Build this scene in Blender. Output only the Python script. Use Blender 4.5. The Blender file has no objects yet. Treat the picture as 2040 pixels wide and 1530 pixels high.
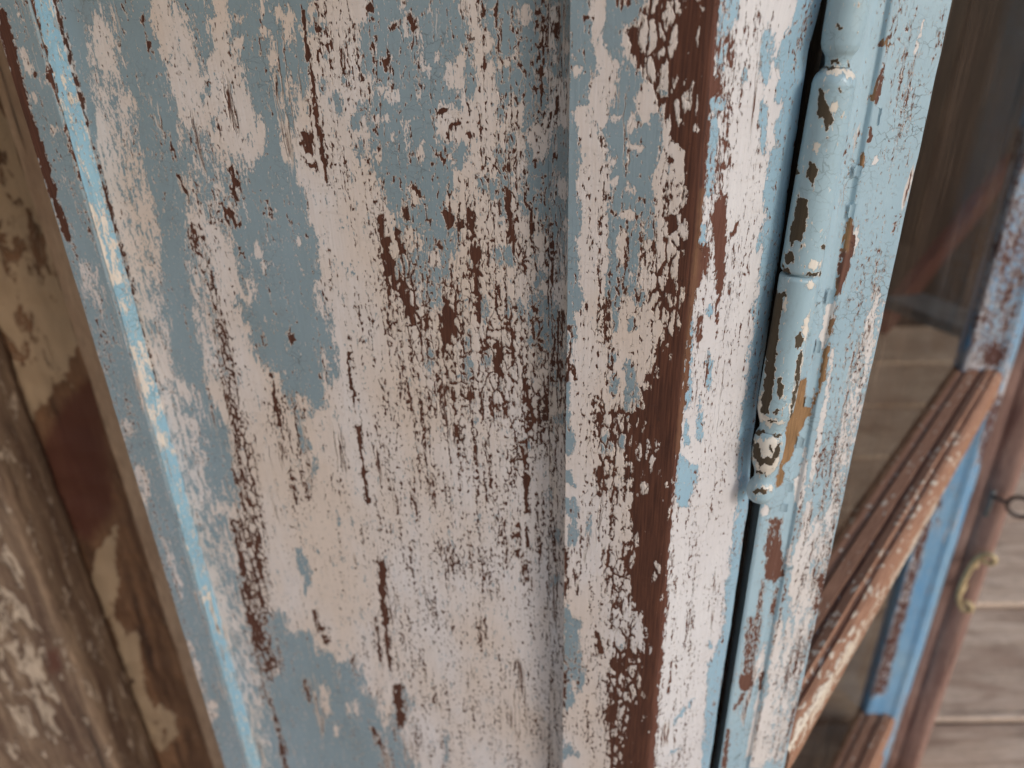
import bpy, bmesh, math, random
import numpy as np
from mathutils import Vector, Matrix, noise as mnoise
random.seed(7)
rng = np.random.default_rng(7)
S = bpy.context.scene
COL = S.collection
# ------------------------------------------------------------------ camera
H = 1.35                       # camera height above the deck
PITCH, ROLL, FPX = 28.04, -1.55, 1532.0
cam_d = bpy.data.cameras.new("camera"); cam = bpy.data.objects.new("camera", cam_d); COL.objects.link(cam)
cam_d.sensor_width = 36.0; cam_d.lens = 36.0 * FPX / 2040
R = Matrix.Rotation(math.radians(90 - PITCH), 3, 'X') @ Matrix.Rotation(math.radians(ROLL), 3, 'Z')
cam.matrix_world = Matrix.Translation((0, 0, H)) @ R.to_4x4()
cam_d.clip_start = 0.01; cam_d.clip_end = 200
cam_d.dof.use_dof = True; cam_d.dof.focus_distance = 0.315; cam_d.dof.aperture_fstop = 7.5
S.camera = cam
# ------------------------------------------------------------------ light
SUN = Vector((0.66, -0.74, 0.52)).normalized()
w = bpy.data.worlds.new("World"); S.world = w; w.use_nodes = True
nt = w.node_tree; nt.nodes.clear()
sky = nt.nodes.new('ShaderNodeTexSky'); sky.sky_type = 'NISHITA'; sky.sun_disc = False
sky.sun_elevation = math.asin(SUN.z); sky.sun_rotation = math.atan2(SUN.x, SUN.y)
sky.dust_density = 1.0; sky.air_density = 1.0
bg = nt.nodes.new('ShaderNodeBackground'); bg.inputs[1].default_value = 0.14
wo = nt.nodes.new('ShaderNodeOutputWorld')
nt.links.new(sky.outputs[0], bg.inputs[0]); nt.links.new(bg.outputs[0], wo.inputs[0])
sd = bpy.data.lights.new("sun", 'SUN'); sd.energy = 1.05; sd.angle = math.radians(14); sd.color = (1.0, 0.96, 0.92)
so = bpy.data.objects.new("sun", sd); COL.objects.link(so)
so.rotation_euler = (-SUN).to_track_quat('-Z', 'Y').to_euler()
S.view_settings.view_transform = 'Standard'; S.view_settings.look = 'None'
S.view_settings.exposure = 0.28; S.view_settings.gamma = 1.0
# ------------------------------------------------------------------ projection helpers (places and wear are surveyed from the photograph)
Rn = np.array(R)
def carry_on(px):
    # above and below the surveyed stretch the wear simply carries on, folded back along the uprights
    y = px[:, 1]; t = np.mod(np.clip(y, -6000, 3500), 3060.0); t = np.where(t > 1530, 3060 - t, t); inside = (y >= -20) & (y <= 1550)
    y2 = np.where(inside, y, t); x2 = np.where(inside, px[:, 0], 1098 + (px[:, 0] - 1098) * (3640 - y2) / np.maximum(3640 - y, 60))
    return np.stack([x2, y2], 1)
def ray(x, y):
    c = np.array([x - 1020.0, -(y - 765.0), -FPX]); d = Rn @ c
    return d / np.linalg.norm(d)
def T(*pts):
    r = [ray(*p) for p in pts]; return float(np.mean([q[0] / q[1] for q in r]))
def project(P):
    q = (np.asarray(P) - np.array([0, 0, H])) @ Rn
    return np.stack([1020 + FPX * q[..., 0] / -q[..., 2], 765 - FPX * q[..., 1] / -q[..., 2]], -1), -q[..., 2]
def on_line(t, P, d):          # plan point on line P + s d whose azimuth tangent is t
    s = (t * P[1] - P[0]) / (d[0] - t * d[1]); return np.array([P[0] + s * d[0], P[1] + s * d[1]])
def at_y(x, y, Y):
    r = ray(x, y); k = Y / r[1]; return np.array([r[0] * k, Y, H + r[2] * k])
def at_n(x, y, n, c):          # intersect pixel ray with vertical plane n.P = c
    r = ray(x, y); k = c / (n[0] * r[0] + n[1] * r[1]); return np.array([r[0] * k, r[1] * k, H + r[2] * k])
def azd(a): a = math.radians(a); return np.array([math.sin(a), math.cos(a)])
# ------------------------------------------------------------------ wear fields
def seg_dist(P, a, b):
    a = np.array(a, float); b = np.array(b, float); ab = b - a; L = max(ab @ ab, 1e-9)
    t = np.clip(((P - a) @ ab) / L, 0, 1)
    return np.linalg.norm(P - a - t[:, None] * ab, axis=1)
def poly_sdf(P, poly):
    n = len(poly); d = np.full(len(P), 1e9); ins = np.zeros(len(P), bool)
    for i in range(n):
        a, b = poly[i], poly[(i + 1) % n]
        d = np.minimum(d, seg_dist(P, a, b))
        (x1, y1), (x2, y2) = a, b
        if y1 != y2:
            c = ((y1 > P[:, 1]) != (y2 > P[:, 1])) & (P[:, 0] < (x2 - x1) * (P[:, 1] - y1) / (y2 - y1) + x1)
            ins ^= c
    return np.where(ins, d, -d)
JIT = [1.0]
def field(P, base, ops):
    """ops: (value, soft, polygon) or (value, soft, (x0,y0),(x1,y1),halfwidth)"""
    f = np.full(len(P), float(base))
    x, y = P[:, 0], P[:, 1]
    def wob_(a): return np.sin(x * .31 + y * .07 + a) + np.sin(x * -.17 + y * .19 + 2.1 * a) + .8 * np.sin(x * .53 + y * .29 + 3.3 * a) + .8 * np.sin(x * .41 - y * .37 + 1.7 * a) + .6 * np.sin(x * .83 + y * .61 + 5 * a) + .6 * np.sin(x * -.71 + y * .97 + 4 * a)
    P = P + JIT[0] * np.stack([wob_(1.0) * .9, wob_(4.2) * 1.5], 1)
    for op in ops:
        v, soft = op[0], op[1]
        if len(op) == 3:
            q = np.array(op[2], float); lo = q.min(0) - soft; hi = q.max(0) + soft
        else:
            q = np.array([op[2], op[3]], float); lo = q.min(0) - op[4] - soft; hi = q.max(0) + op[4] + soft
        m = np.nonzero((P[:, 0] > lo[0]) & (P[:, 0] < hi[0]) & (P[:, 1] > lo[1]) & (P[:, 1] < hi[1]))[0]
        if not len(m): continue
        sdf = poly_sdf(P[m], op[2]) if len(op) == 3 else op[4] - seg_dist(P[m], op[2], op[3])
        k = np.clip((sdf + soft) / (2 * soft), 0, 1); k = k * k * (3 - 2 * k)
        f[m] = f[m] * (1 - k) + v * k
    return f
def fray_ops(ops):
    out = []
    for o in ops:
        if len(o) == 3:
            q = np.array(o[2]); big = min(np.ptp(q[:, 0]), np.ptp(q[:, 1])) > 30
            out.append((o[0] * (1.15 if o[0] > .8 else 1), o[1] * (2.0 if big else 1.35), o[2]))
        else: out.append((o[0], o[1] * 1.2) + tuple(o[2:]))
    return out
def R_(x0, y0, x1, y1, lean=0.0):          # ragged upright patch (a lens with tips), leaning like the uprights
    xm0, xm1, h = x0, x1, y1 - y0; s = lean * h
    return [((x0 + x1) / 2, y0), (x1 + .2 * s, y0 + .22 * h), (x1 + .7 * s, y0 + .7 * h), ((x0 + x1) / 2 + s, y1), (x0 + .75 * s, y0 + .75 * h), (x0 + .25 * s, y0 + .25 * h)]
# ------------------------------------------------------------------ object helpers
def link(o, parent=None):
    COL.objects.link(o)
    if parent is not None: o.parent = parent
    return o
def thing(name, label, cat, loc=(0, 0, 0), group=None):
    o = bpy.data.objects.new(name, None); o.empty_display_size = .05; o.location = loc
    o['label'] = label; o['category'] = cat
    if group: o['group'] = group
    link(o); bpy.context.view_layer.update(); return o
def mesh_obj(name, verts, faces, mat, parent=None, uv=None, attrs=None, smooth=False, label=None):
    """verts in world coordinates; stored relative to the parent"""
    V = np.asarray(verts, float)
    if parent is not None: V = V - np.array(parent.location)
    me = bpy.data.meshes.new(name)
    F = faces if isinstance(faces, np.ndarray) else None
    if F is not None:
        me.vertices.add(len(V)); me.vertices.foreach_set('co', V.ravel())
        k = F.shape[1]; me.loops.add(F.size); me.loops.foreach_set('vertex_index', F.ravel().astype(np.int32))
        me.polygons.add(len(F)); me.polygons.foreach_set('loop_start', np.arange(0, F.size, k, dtype=np.int32))
        me.polygons.foreach_set('loop_total', np.full(len(F), k, np.int32)); me.update(calc_edges=True)
    else:
        me.from_pydata(V.tolist(), [], [list(f) for f in faces])
    if uv is not None:
        a = me.attributes.new('suv', 'FLOAT_VECTOR', 'POINT')
        u3 = np.zeros((len(V), 3)); u3[:, :2] = uv; a.data.foreach_set('vector', u3.ravel())
    for k, v in (attrs or {}).items():
        a = me.attributes.new(k, 'FLOAT', 'POINT'); a.data.foreach_set('value', np.asarray(v, np.float32))
    if smooth: me.polygons.foreach_set('use_smooth', np.ones(len(me.polygons), bool))
    me.materials.append(mat); me.validate()
    o = bpy.data.objects.new(name, me)
    if label: o['label'] = label
    return link(o, parent)
def resample(pts, steps):
    """pts plan polyline, steps = spacing for each segment"""
    out = []; n = len(pts)
    for i in range(n - 1):
        a, b = np.array(pts[i], float), np.array(pts[i + 1], float)
        k = max(1, int(math.ceil(np.linalg.norm(b - a) / steps[i])))
        for j in range(k): out.append(a + (b - a) * j / k)
    out.append(np.array(pts[-1], float)); return np.array(out)
def zrows(z0, z1, fine0, fine1, dz, coarse=.06):
    z = list(np.arange(z0, min(fine0, z1), coarse)) + list(np.arange(fine0, fine1, dz)) + list(np.arange(fine1, z1, coarse)) + [z1]
    z = sorted(set(round(q, 6) for q in z if z0 <= q <= z1)); return np.array(z)
U_OFF = [0.0]
def extrude(name, pts, steps, zs, mat, parent, paint=None, wob=0.0, label=None, smooth=False, closed=True):
    """Upright moulding: plan profile 'pts' (closed) drawn along z, capped, uv in metres, wear attributes from paint(px)."""
    prof = resample(list(pts) + ([pts[0]] if closed else []), list(steps))
    nu, nz = len(prof), len(zs)
    seg = np.linalg.norm(np.diff(prof, axis=0), axis=1); u = np.concatenate([[0], np.cumsum(seg)]) + U_OFF[0]
    U_OFF[0] += u[-1] - u[0] + .37
    PX = np.repeat(prof[None], nz, 0); Z = np.repeat(zs[:, None], nu, 1)
    V = np.dstack([PX[..., 0], PX[..., 1], Z]).reshape(-1, 3)
    if wob:
        tang = np.gradient(prof, axis=0); nn = np.stack([tang[:, 1], -tang[:, 0]], -1); nn /= np.linalg.norm(nn, axis=1)[:, None] + 1e-9
        zf = V[:, 2]; uu = np.tile(u, nz)
        w_ = (np.sin(zf * 61 + uu * 19) + .7 * np.sin(zf * 143 + uu * 57 + 1.3) + .5 * np.sin(zf * 331 - uu * 90) + .4 * np.sin(zf * 29 + 2)) / 2.6
        NN = np.tile(nn, (nz, 1)); V[:, 0] += NN[:, 0] * w_ * wob; V[:, 1] += NN[:, 1] * w_ * wob
    i = np.arange(nz - 1)[:, None] * nu + np.arange(nu - 1)[None]
    i = i.ravel(); F = np.stack([i, i + 1, i + 1 + nu, i + nu], -1)
    uv = np.stack([np.tile(u, nz), V[:, 2]], -1)
    attrs = {}
    if paint is not None:
        px, dep = project(V); attrs = paint(carry_on(px))
    o = mesh_obj(name, V, F, mat, parent, uv, attrs, smooth, label)
    # caps
    bm = bmesh.new(); bm.from_mesh(o.data); bm.verts.ensure_lookup_table()
    if closed:
        for base in (0, (nz - 1) * nu):
            try: bm.faces.new([bm.verts[base + k] for k in range(nu - 1)])
            except ValueError: pass
        bmesh.ops.remove_doubles(bm, verts=[v for v in bm.verts], dist=1e-6)
    area = None
    bmesh.ops.recalc_face_normals(bm, faces=bm.faces)
    bm.to_mesh(o.data); bm.free()
    return o
def box_verts(c, ex, ey, ez):
    c, ex, ey, ez = map(np.array, (c, ex, ey, ez)); return [c + sx * ex + sy * ey + sz * ez for sx in (-1, 1) for sy in (-1, 1) for sz in (-1, 1)]
BOXF = [(0, 1, 3, 2), (4, 6, 7, 5), (0, 4, 5, 1), (2, 3, 7, 6), (0, 2, 6, 4), (1, 5, 7, 3)]
def beam(name, p0, p1, side, up, hw, hh, mat, parent, n=24, bevel=.15, rough=.0, label=None, paint=None, seed=0):
    """a worked timber between p0 and p1: bevelled section, n rows, slightly uneven; uv along its length is suv.y"""
    p0, p1, side, up = (np.array(q, float) for q in (p0, p1, side, up))
    b = bevel * min(hw, hh)
    sec = [(-hw + b, -hh), (hw - b, -hh), (hw, -hh + b), (hw, hh - b), (hw - b, hh), (-hw + b, hh), (-hw, hh - b), (-hw, -hh + b)]
    # finer section
    s2 = []
    for i in range(8):
        a, c = np.array(sec[i]), np.array(sec[(i + 1) % 8]); k = 4 if i % 2 == 0 else 1
        for j in range(k): s2.append(a + (c - a) * j / k)
    s2 = np.array(s2 + [s2[0]]); m = len(s2)
    V, UV = [], []
    per = np.concatenate([[0], np.cumsum(np.linalg.norm(np.diff(s2, axis=0), axis=1))]) + seed * .613
    L = np.linalg.norm(p1 - p0)
    for i in range(n + 1):
        t = i / n; c = p0 + (p1 - p0) * t
        for j in range(m):
            k = 1 + rough * (mnoise.noise(Vector((s2[j % (m - 1)][0] * 60 + seed * 3.1, s2[j % (m - 1)][1] * 60, t * L * 9 + seed))))
            V.append(c + side * s2[j][0] * k + up * s2[j][1] * k); UV.append((per[j], t * L + seed * .37))
    F = [(i * m + j, i * m + j + 1, (i + 1) * m + j + 1, (i + 1) * m + j) for i in range(n) for j in range(m - 1)]
    F.append(tuple(range(m - 1))[::-1]); F.append(tuple(n * m + j for j in range(m - 1)))
    V = np.array(V); at = paint(project(V)[0]) if paint else {}
    return mesh_obj(name, V, F, mat, parent, UV, at, False, label)
# ------------------------------------------------------------------ material helpers
class NB:
    def __init__(s, name):
        s.m = bpy.data.materials.new(name); s.m.use_nodes = True; s.t = s.m.node_tree; s.t.nodes.clear()
        s.out = s.t.nodes.new('ShaderNodeOutputMaterial')
    def n(s, typ, **kw):
        nd = s.t.nodes.new(typ)
        for k, v in kw.items():
            if k.startswith('i_'):
                nd.inputs[int(k[2:]) if k[2:].isdigit() else k[2:].replace('_', ' ')].default_value = v
            else: setattr(nd, k, v)
        return nd
    def l(s, a, b): s.t.links.new(a, b)
    def _in(s, sock, v):
        if hasattr(v, 'is_linked') or isinstance(v, bpy.types.NodeSocket): s.l(v, sock)
        else: sock.default_value = v
    def math(s, op, a, b=0.0, c=0.0, clamp=False):
        nd = s.n('ShaderNodeMath', operation=op, use_clamp=clamp)
        s._in(nd.inputs[0], a); s._in(nd.inputs[1], b)
        if op in ('MULTIPLY_ADD', 'SMOOTH_MIN'): s._in(nd.inputs[2], c)
        return nd.outputs[0]
    def mr(s, v, a, b, c=0.0, d=1.0, typ='LINEAR'):
        nd = s.n('ShaderNodeMapRange', interpolation_type=typ)
        for k, q in zip((0, 1, 2, 3, 4), (v, a, b, c, d)): s._in(nd.inputs[k], q)
        return nd.outputs[0]
    def mix(s, f, a, b, blend='MIX'):
        nd = s.n('ShaderNodeMix', data_type='RGBA', blend_type=blend)
        s._in(nd.inputs[0], f); s._in(nd.inputs[6], a if not isinstance(a, tuple) else (*a, 1)[:4]); s._in(nd.inputs[7], b if not isinstance(b, tuple) else (*b, 1)[:4])
        return nd.outputs[2]
    def attr(s, name, vec=False):
        nd = s.n('ShaderNodeAttribute', attribute_name=name); return nd.outputs['Vector' if vec else 'Fac']
    def scale(s, v, x, y, z=1.0, off=(0, 0, 0)):
        nd = s.n('ShaderNodeMapping'); nd.inputs['Scale'].default_value = (x, y, z); nd.inputs['Location'].default_value = off; s._in(nd.inputs[0], v); return nd.outputs[0]
    def noise(s, v, sc=1.0, det=3.0, ro=.55, dist=0.0, col=False):
        nd = s.n('ShaderNodeTexNoise'); s._in(nd.inputs['Vector'], v); nd.inputs['Scale'].default_value = sc; nd.inputs['Detail'].default_value = det
        nd.inputs['Roughness'].default_value = ro; nd.inputs['Distortion'].default_value = dist
        return nd.outputs[1 if col else 0]
    def vor(s, v, feat='DISTANCE_TO_EDGE', rnd=1.0):
        nd = s.n('ShaderNodeTexVoronoi', feature=feat); s._in(nd.inputs['Vector'], v); nd.inputs['Scale'].default_value = 1.0
        nd.inputs['Randomness'].default_value = rnd; return nd.outputs[0] if feat != 'COLOR' else nd.outputs[1]

def peeling(name, blue=(.245, .315, .350), blue2=(.275, .355, .405), cream=(.74, .615, .535), cream2=(.78, .72, .71),
            wood=(.060, .020, .011), wood2=(.130, .046, .025), tan=(.36, .20, .09), cell=(235, 122), fray=1.0, sheen=.42,
            grain=1.0, specks=1.0, crackle=.5, rimw=(-.085, -.02)):
    b = NB(name); uv = b.attr('suv', True)
    blue_a, chip_a, tan_a = b.attr('blue'), b.attr('chip'), b.attr('tan')
    # --- uneven coordinates so nothing is straight
    wn = b.noise(b.scale(uv, 260, 120), 1, 3, .6, col=True)
    wv = b.n('ShaderNodeVectorMath', operation='MULTIPLY_ADD'); b.l(wn, wv.inputs[0]); wv.inputs[1].default_value = (.0040, .0060, 0); b.l(uv, wv.inputs[2]); wuv = wv.outputs[0]
    # --- chipping of both layers down to the timber
    e1 = b.vor(b.scale(wuv, cell[0], cell[1]))
    e2 = b.vor(b.scale(wuv, cell[0] * 2.1, cell[1] * 1.5, off=(3.1, 7.7, 0)))
    ef = b.noise(b.scale(uv, 820, 430, off=(8, 3, 0)), 1, 3, .65)
    e1 = b.math('ADD', e1, b.math('MULTIPLY', b.math('SUBTRACT', ef, .5), .22))
    e3 = b.vor(b.scale(wuv, cell[0] * 1.75, cell[1] * 1.0, off=(6.1, 2.7, 0)))
    n_mid = b.noise(b.scale(uv, 75, 24), 1, 4, .6)
    n_str = b.noise(b.scale(uv, 330, 26, off=(5, 1, 0)), 1, 3, .6)
    n_fin = b.noise(b.scale(uv, 700, 330), 1, 2, .6)
    g = b.math('ADD', b.math('MULTIPLY', b.math('SUBTRACT', n_mid, .5), .9), b.math('MULTIPLY', b.math('SUBTRACT', n_str, .5), 1.25))
    g = b.math('ADD', g, b.math('MULTIPLY', b.math('SUBTRACT', n_fin, .5), .45))
    drive = b.math('ADD', b.math('MULTIPLY', b.math('POWER', b.math('MAXIMUM', chip_a, 0.0), 1.4), .50), b.math('MULTIPLY', g, b.mr(chip_a, 0, 1.3, .5, .42)))
    w1 = b.mr(drive, .10, .80, -.15, .55)
    w2 = b.mr(drive, .14, .62, -.12, .10)
    d1 = b.math('SUBTRACT', w1, e1); d2 = b.math('SUBTRACT', w2, e2)
    z3 = b.math('ADD', b.math('MULTIPLY', b.math('SUBTRACT', n_fin, .5), 1.25), b.math('MULTIPLY', b.math('SUBTRACT', n_str, .5), 1.0))
    z3 = b.math('ADD', b.math('ADD', z3, b.math('MULTIPLY', b.math('SUBTRACT', n_mid, .5), .5)), b.math('MULTIPLY', b.math('MINIMUM', chip_a, .56), .5 * specks))
    d3 = b.math('SUBTRACT', b.mr(z3, .14, .64, -.12, .27), e3)
    dd = b.math('MAXIMUM', b.math('MAXIMUM', d1, d2), d3)
    hl = b.noise(b.scale(wuv, 240, 7, off=(3, 8, 0)), 1, 2, .5)
    hla = b.math('ABSOLUTE', b.math('SUBTRACT', hl, .5))
    hlg = -.1 if specks == 0 else b.mr(b.noise(b.scale(uv, 60, 14, off=(7, 1, 0)), 1, 2, .5), .50, .66, -.10, .016)
    dd = b.math('MAXIMUM', dd, b.math('MULTIPLY', b.math('SUBTRACT', hlg, hla), 3.0))
    bare = b.mr(dd, -.012, .028)
    nearbare = b.mr(dd, *rimw)
    # --- blue top coat worn off the cream undercoat
    nb1 = b.noise(b.scale(uv, 330, 85, off=(1, 9, 0)), 1, 6, .68, .3)
    nb2 = b.noise(b.scale(uv, 1300, 520, off=(2, 4, 0)), 1, 3, .6)
    nb = b.math('ADD', b.math('MULTIPLY', b.math('SUBTRACT', nb1, .5), 4.6 * fray), b.math('MULTIPLY', b.math('SUBTRACT', nb2, .5), 2.7 * fray))
    bl = b.math('ADD', blue_a, nb)
    bm_ = b.mr(bl, -.05, .05)
    bm_ = b.math('MULTIPLY', bm_, b.math('SUBTRACT', 1.0, nearbare))
    # --- colours
    cv = b.noise(b.scale(uv, 16, 7), 1, 3, .6)
    cf = b.noise(b.scale(uv, 900, 60), 1, 2, .6)
    bluec = b.mix(b.mr(cv, .35, .65), blue, blue2)
    bluec = b.mix(b.mr(b.noise(b.scale(uv, 420, 300), 1, 3, .7), .55, .8, 0, .35), bluec, tuple(c * .72 for c in blue))
    creamc = b.mix(b.mr(cv, .4, .62), cream, cream2)
    creamc = b.mix(b.mr(cf, .3, .75, 0, .45), creamc, tuple(c * .84 for c in cream))
    dirt = b.mr(b.noise(b.scale(uv, 60, 300, off=(4, 4, 0)), 1, 4, .7), .56, .8, 0, .35)
    creamc = b.mix(dirt, creamc, (.40, .31, .24))
    woodc = b.mix(b.mr(b.noise(b.scale(uv, 1200, 45), 1, 3, .6), .35, .7), wood, wood2)
    woodc = b.mix(tan_a, woodc, b.mix(b.mr(b.noise(b.scale(uv, 1500, 90), 1, 3, .6), .35, .7), tan, tuple(c * .5 for c in tan)))
    # hairline crackle of the top coat
    ck = b.vor(b.scale(wuv, 170, 260, off=(9, 2, 0)))
    ckm = b.math('MULTIPLY', b.mr(ck, .012, .03, 1, 0), b.mr(b.noise(b.scale(uv, 45, 30), 1, 2, .5), .5, .62, 0, crackle))
    bluec = b.mix(ckm, bluec, (.10, .10, .09))
    st = b.math('MULTIPLY', b.mr(b.noise(b.scale(wuv, 130, 60, off=(5, 5, 0)), 1, 5, .72), .56, .76, 0, .5), b.mr(b.noise(b.scale(uv, 700, 500), 1, 2, .6), .4, .6))
    bluec = b.mix(st, bluec, (.17, .125, .085))
    c = b.mix(bm_, creamc, bluec)
    rim = b.math('MULTIPLY', b.mr(dd, -.06, -.012), b.math('SUBTRACT', 1.0, bare))
    c = b.mix(b.math('MULTIPLY', rim, .35), c, (.55, .44, .34))
    c = b.mix(bare, c, woodc)
    # --- relief in metres
    ridg = b.noise(b.scale(uv, 1500, 22), 1, 2, .6)
    ridg2 = b.noise(b.scale(uv, 420, 6), 1, 2, .6)
    bump_n = b.noise(b.scale(uv, 420, 420), 1, 3, .6)
    hgt = b.math('MULTIPLY', ridg, .00011 * grain)
    hgt = b.math('ADD', hgt, b.math('MULTIPLY', ridg2, .00016 * grain))
    hgt = b.math('ADD', hgt, b.math('MULTIPLY', bump_n, .00010))
    hgt = b.math('ADD', hgt, b.math('MULTIPLY', b.mr(bl, -.12, .12), .00030))
    hgt = b.math('ADD', hgt, b.math('MULTIPLY', b.mr(dd, -.06, .03, 1, 0), .00055))
    hgt = b.math('SUBTRACT', hgt, b.math('MULTIPLY', ckm, .00010))
    bp = b.n('ShaderNodeBump'); bp.inputs['Strength'].default_value = .85; bp.inputs['Distance'].default_value = 1.0; b.l(hgt, bp.inputs['Height'])
    p = b.n('ShaderNodeBsdfPrincipled'); b.l(c, p.inputs['Base Color']); b.l(bp.outputs[0], p.inputs['Normal'])
    b.l(b.mr(bare, 0, 1, sheen, .75), p.inputs['Roughness']); p.inputs['Specular IOR Level'].default_value = .4
    b.l(p.outputs[0], b.out.inputs[0]); return b.m

def weathered(name, c1, c2, c3, paintc=None, amt=.5, sx=260, sy=14, rough=.75, dark=(.03, .018, .012), psc=(18, 9), bump=.0006, seed=0):
    """old timber grained along suv.y, with optional remnants of paint or plaster skim"""
    b = NB(name); uv = b.attr('suv', True); o = (seed * 1.7, seed * 2.3, 0)
    g1 = b.noise(b.scale(uv, sx, sy, off=o), 1, 5, .65, .6); g2 = b.noise(b.scale(uv, sx * .14, sy * .35, off=o), 1, 4, .6, 1.0)
    c = b.mix(b.mr(g1, .32, .68), c1, c2); c = b.mix(b.mr(g2, .42, .68), c, c3)
    crack = b.mr(b.noise(b.scale(uv, sx * .5, sy * .25, off=(seed, 3, 0)), 1, 4, .65), .30, .37, 1, 0)
    c = b.mix(crack, c, dark)
    h = b.math('SUBTRACT', b.math('MULTIPLY', g1, bump), b.math('MULTIPLY', crack, bump * 2))
    g3 = b.noise(b.scale(uv, sx * 2.5, sy * 5, off=o), 1, 3, .7)
    c = b.mix(b.mr(g3, .45, .7, 0, .5), c, tuple(q * .45 for q in c1))
    c = b.mix(b.mr(b.noise(b.scale(uv, 14, 9, off=o), 1, 5, .7), .5, .72, 0, .55), c, tuple(q * .55 for q in c3))
    if paintc:
        pn = b.noise(b.scale(uv, psc[0], psc[1], off=o), 1, 9, .74, .5)
        pa = b.math('ADD', b.mr(pn, 0, 1, -.3, 1.3), b.math('MULTIPLY', b.attr('blue'), .17))
        m = b.mr(pa, 1 - amt - .01, 1 - amt + .015)
        c = b.mix(m, c, b.mix(b.mr(g2, .35, .7), paintc, tuple(q * .72 for q in paintc)))
        h = b.math('ADD', h, b.math('MULTIPLY', m, .0012))
    c = b.mix(b.attr('tan'), c, (.10, .028, .016))
    bp = b.n('ShaderNodeBump'); bp.inputs['Strength'].default_value = .8; bp.inputs['Distance'].default_value = 1; b.l(h, bp.inputs['Height'])
    p = b.n('ShaderNodeBsdfPrincipled'); b.l(c, p.inputs['Base Color']); b.l(bp.outputs[0], p.inputs['Normal']); p.inputs['Roughness'].default_value = rough
    b.l(p.outputs[0], b.out.inputs[0]); return b.m

M_door = peeling("peeling_paint_on_boarded_timber", fray=1.6)
M_stile = peeling("peeling_paint_coarse_flakes", cell=(245, 92), wood=(.055, .018, .010), fray=1.2)
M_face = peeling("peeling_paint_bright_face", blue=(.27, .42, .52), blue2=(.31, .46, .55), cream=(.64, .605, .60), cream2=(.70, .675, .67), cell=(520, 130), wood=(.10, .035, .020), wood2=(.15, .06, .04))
M_bead = peeling("peeling_paint_moulding", blue=(.25, .44, .57), blue2=(.30, .50, .61), cream=(.74, .66, .57), cream2=(.80, .74, .68), cell=(300, 180), fray=2.3)
M_sash = peeling("crazed_paint_on_sash", blue=(.33, .46, .53), blue2=(.39, .52, .58), cream=(.72, .66, .62), cream2=(.78, .74, .72), cell=(900, 160), wood=(.11, .045, .03), wood2=(.17, .075, .05), crackle=.7, specks=.75)
M_hinge = peeling("painted_iron", blue=(.33, .46, .52), blue2=(.38, .51, .56), cream=(.76, .66, .54), cream2=(.80, .76, .70), cell=(170, 130), wood=(.060, .042, .024), wood2=(.085, .062, .036), sheen=.3, grain=.15, crackle=.35, rimw=(-.12, -.07), specks=0.0)
M_far = peeling("peeling_paint_far_sash", blue=(.16, .36, .58), blue2=(.28, .45, .58), cream=(.66, .60, .58), cream2=(.74, .72, .74), cell=(190, 90), wood=(.09, .035, .028), wood2=(.15, .07, .055))
M_rail = peeling("stripped_glazing_bar", cream=(.78, .66, .52), cream2=(.70, .58, .45), cell=(150, 60), wood=(.25, .115, .065), wood2=(.46, .245, .15), sheen=.6, blue=(.30, .36, .34), blue2=(.36, .38, .34))
M_post = weathered("red_brown_bare_timber", (.34, .19, .145), (.42, .26, .20), (.22, .11, .085))
M_deck = weathered("grey_weathered_deck", (.64, .44, .29), (.84, .63, .46), (.42, .26, .17), sx=110, sy=7, seed=3, bump=.0012)
M_wall = weathered("stained_board_shade_darkened", (.022, .009, .006), (.036, .016, .010), (.010, .006, .005), sx=60, sy=4, rough=.5, seed=5)  # stained boards, colour lowered further to give the shade of an unlit interior
M_jamb = weathered("brown_timber_with_filler", (.20, .095, .045), (.34, .18, .095), (.06, .026, .014), paintc=(.50, .35, .22), amt=.46, psc=(55, 22), seed=1)
M_strip = weathered("light_brown_bead_timber", (.46, .29, .18), (.54, .36, .23), (.34, .20, .12), seed=2)
M_red = weathered("red_strut", (.11, .03, .02), (.14, .04, .027), (.08, .025, .015), seed=6)
M_ledge = weathered("grey_ledge", (.20, .19, .17), (.28, .26, .23), (.14, .13, .12), seed=7)
# glass
g = NB("dusty_window_glass"); geo = g.n('ShaderNodeTexCoord').outputs['Object']
gl = g.n('ShaderNodeBsdfGlossy'); gl.inputs['Roughness'].default_value = .03; tr = g.n('ShaderNodeBsdfTransparent'); tr.inputs[0].default_value = (.66, .65, .62, 1)
fr = g.n('ShaderNodeFresnel'); fr.inputs[0].default_value = 1.45
m1 = g.n('ShaderNodeMixShader'); g.l(g.math('MULTIPLY', fr.outputs[0], .08), m1.inputs[0]); g.l(tr.outputs[0], m1.inputs[1]); g.l(gl.outputs[0], m1.inputs[2])
df = g.n('ShaderNodeBsdfDiffuse'); df.inputs[0].default_value = (.34, .23, .16, 1)
suv = g.attr('suv', True)
st = g.noise(g.scale(suv, 120, 3.6), 1, 4, .65, 1.2); st2 = g.noise(g.scale(suv, 9, 5), 1, 3, .6); sp = g.vor(g.scale(suv, 260, 260), 'F1')
dust = g.math('ADD', g.math('MULTIPLY', g.mr(st, .50, .68, 0, .26), g.mr(st2, .42, .62)), .015)
dust = g.math('ADD', dust, g.mr(sp, .05, .11, .35, 0))
m2 = g.n('ShaderNodeMixShader'); g.l(dust, m2.inputs[0]); g.l(m1.outputs[0], m2.inputs[1]); g.l(df.outputs[0], m2.inputs[2]); g.l(m2.outputs[0], g.out.inputs[0])
M_glass = g.m
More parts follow.
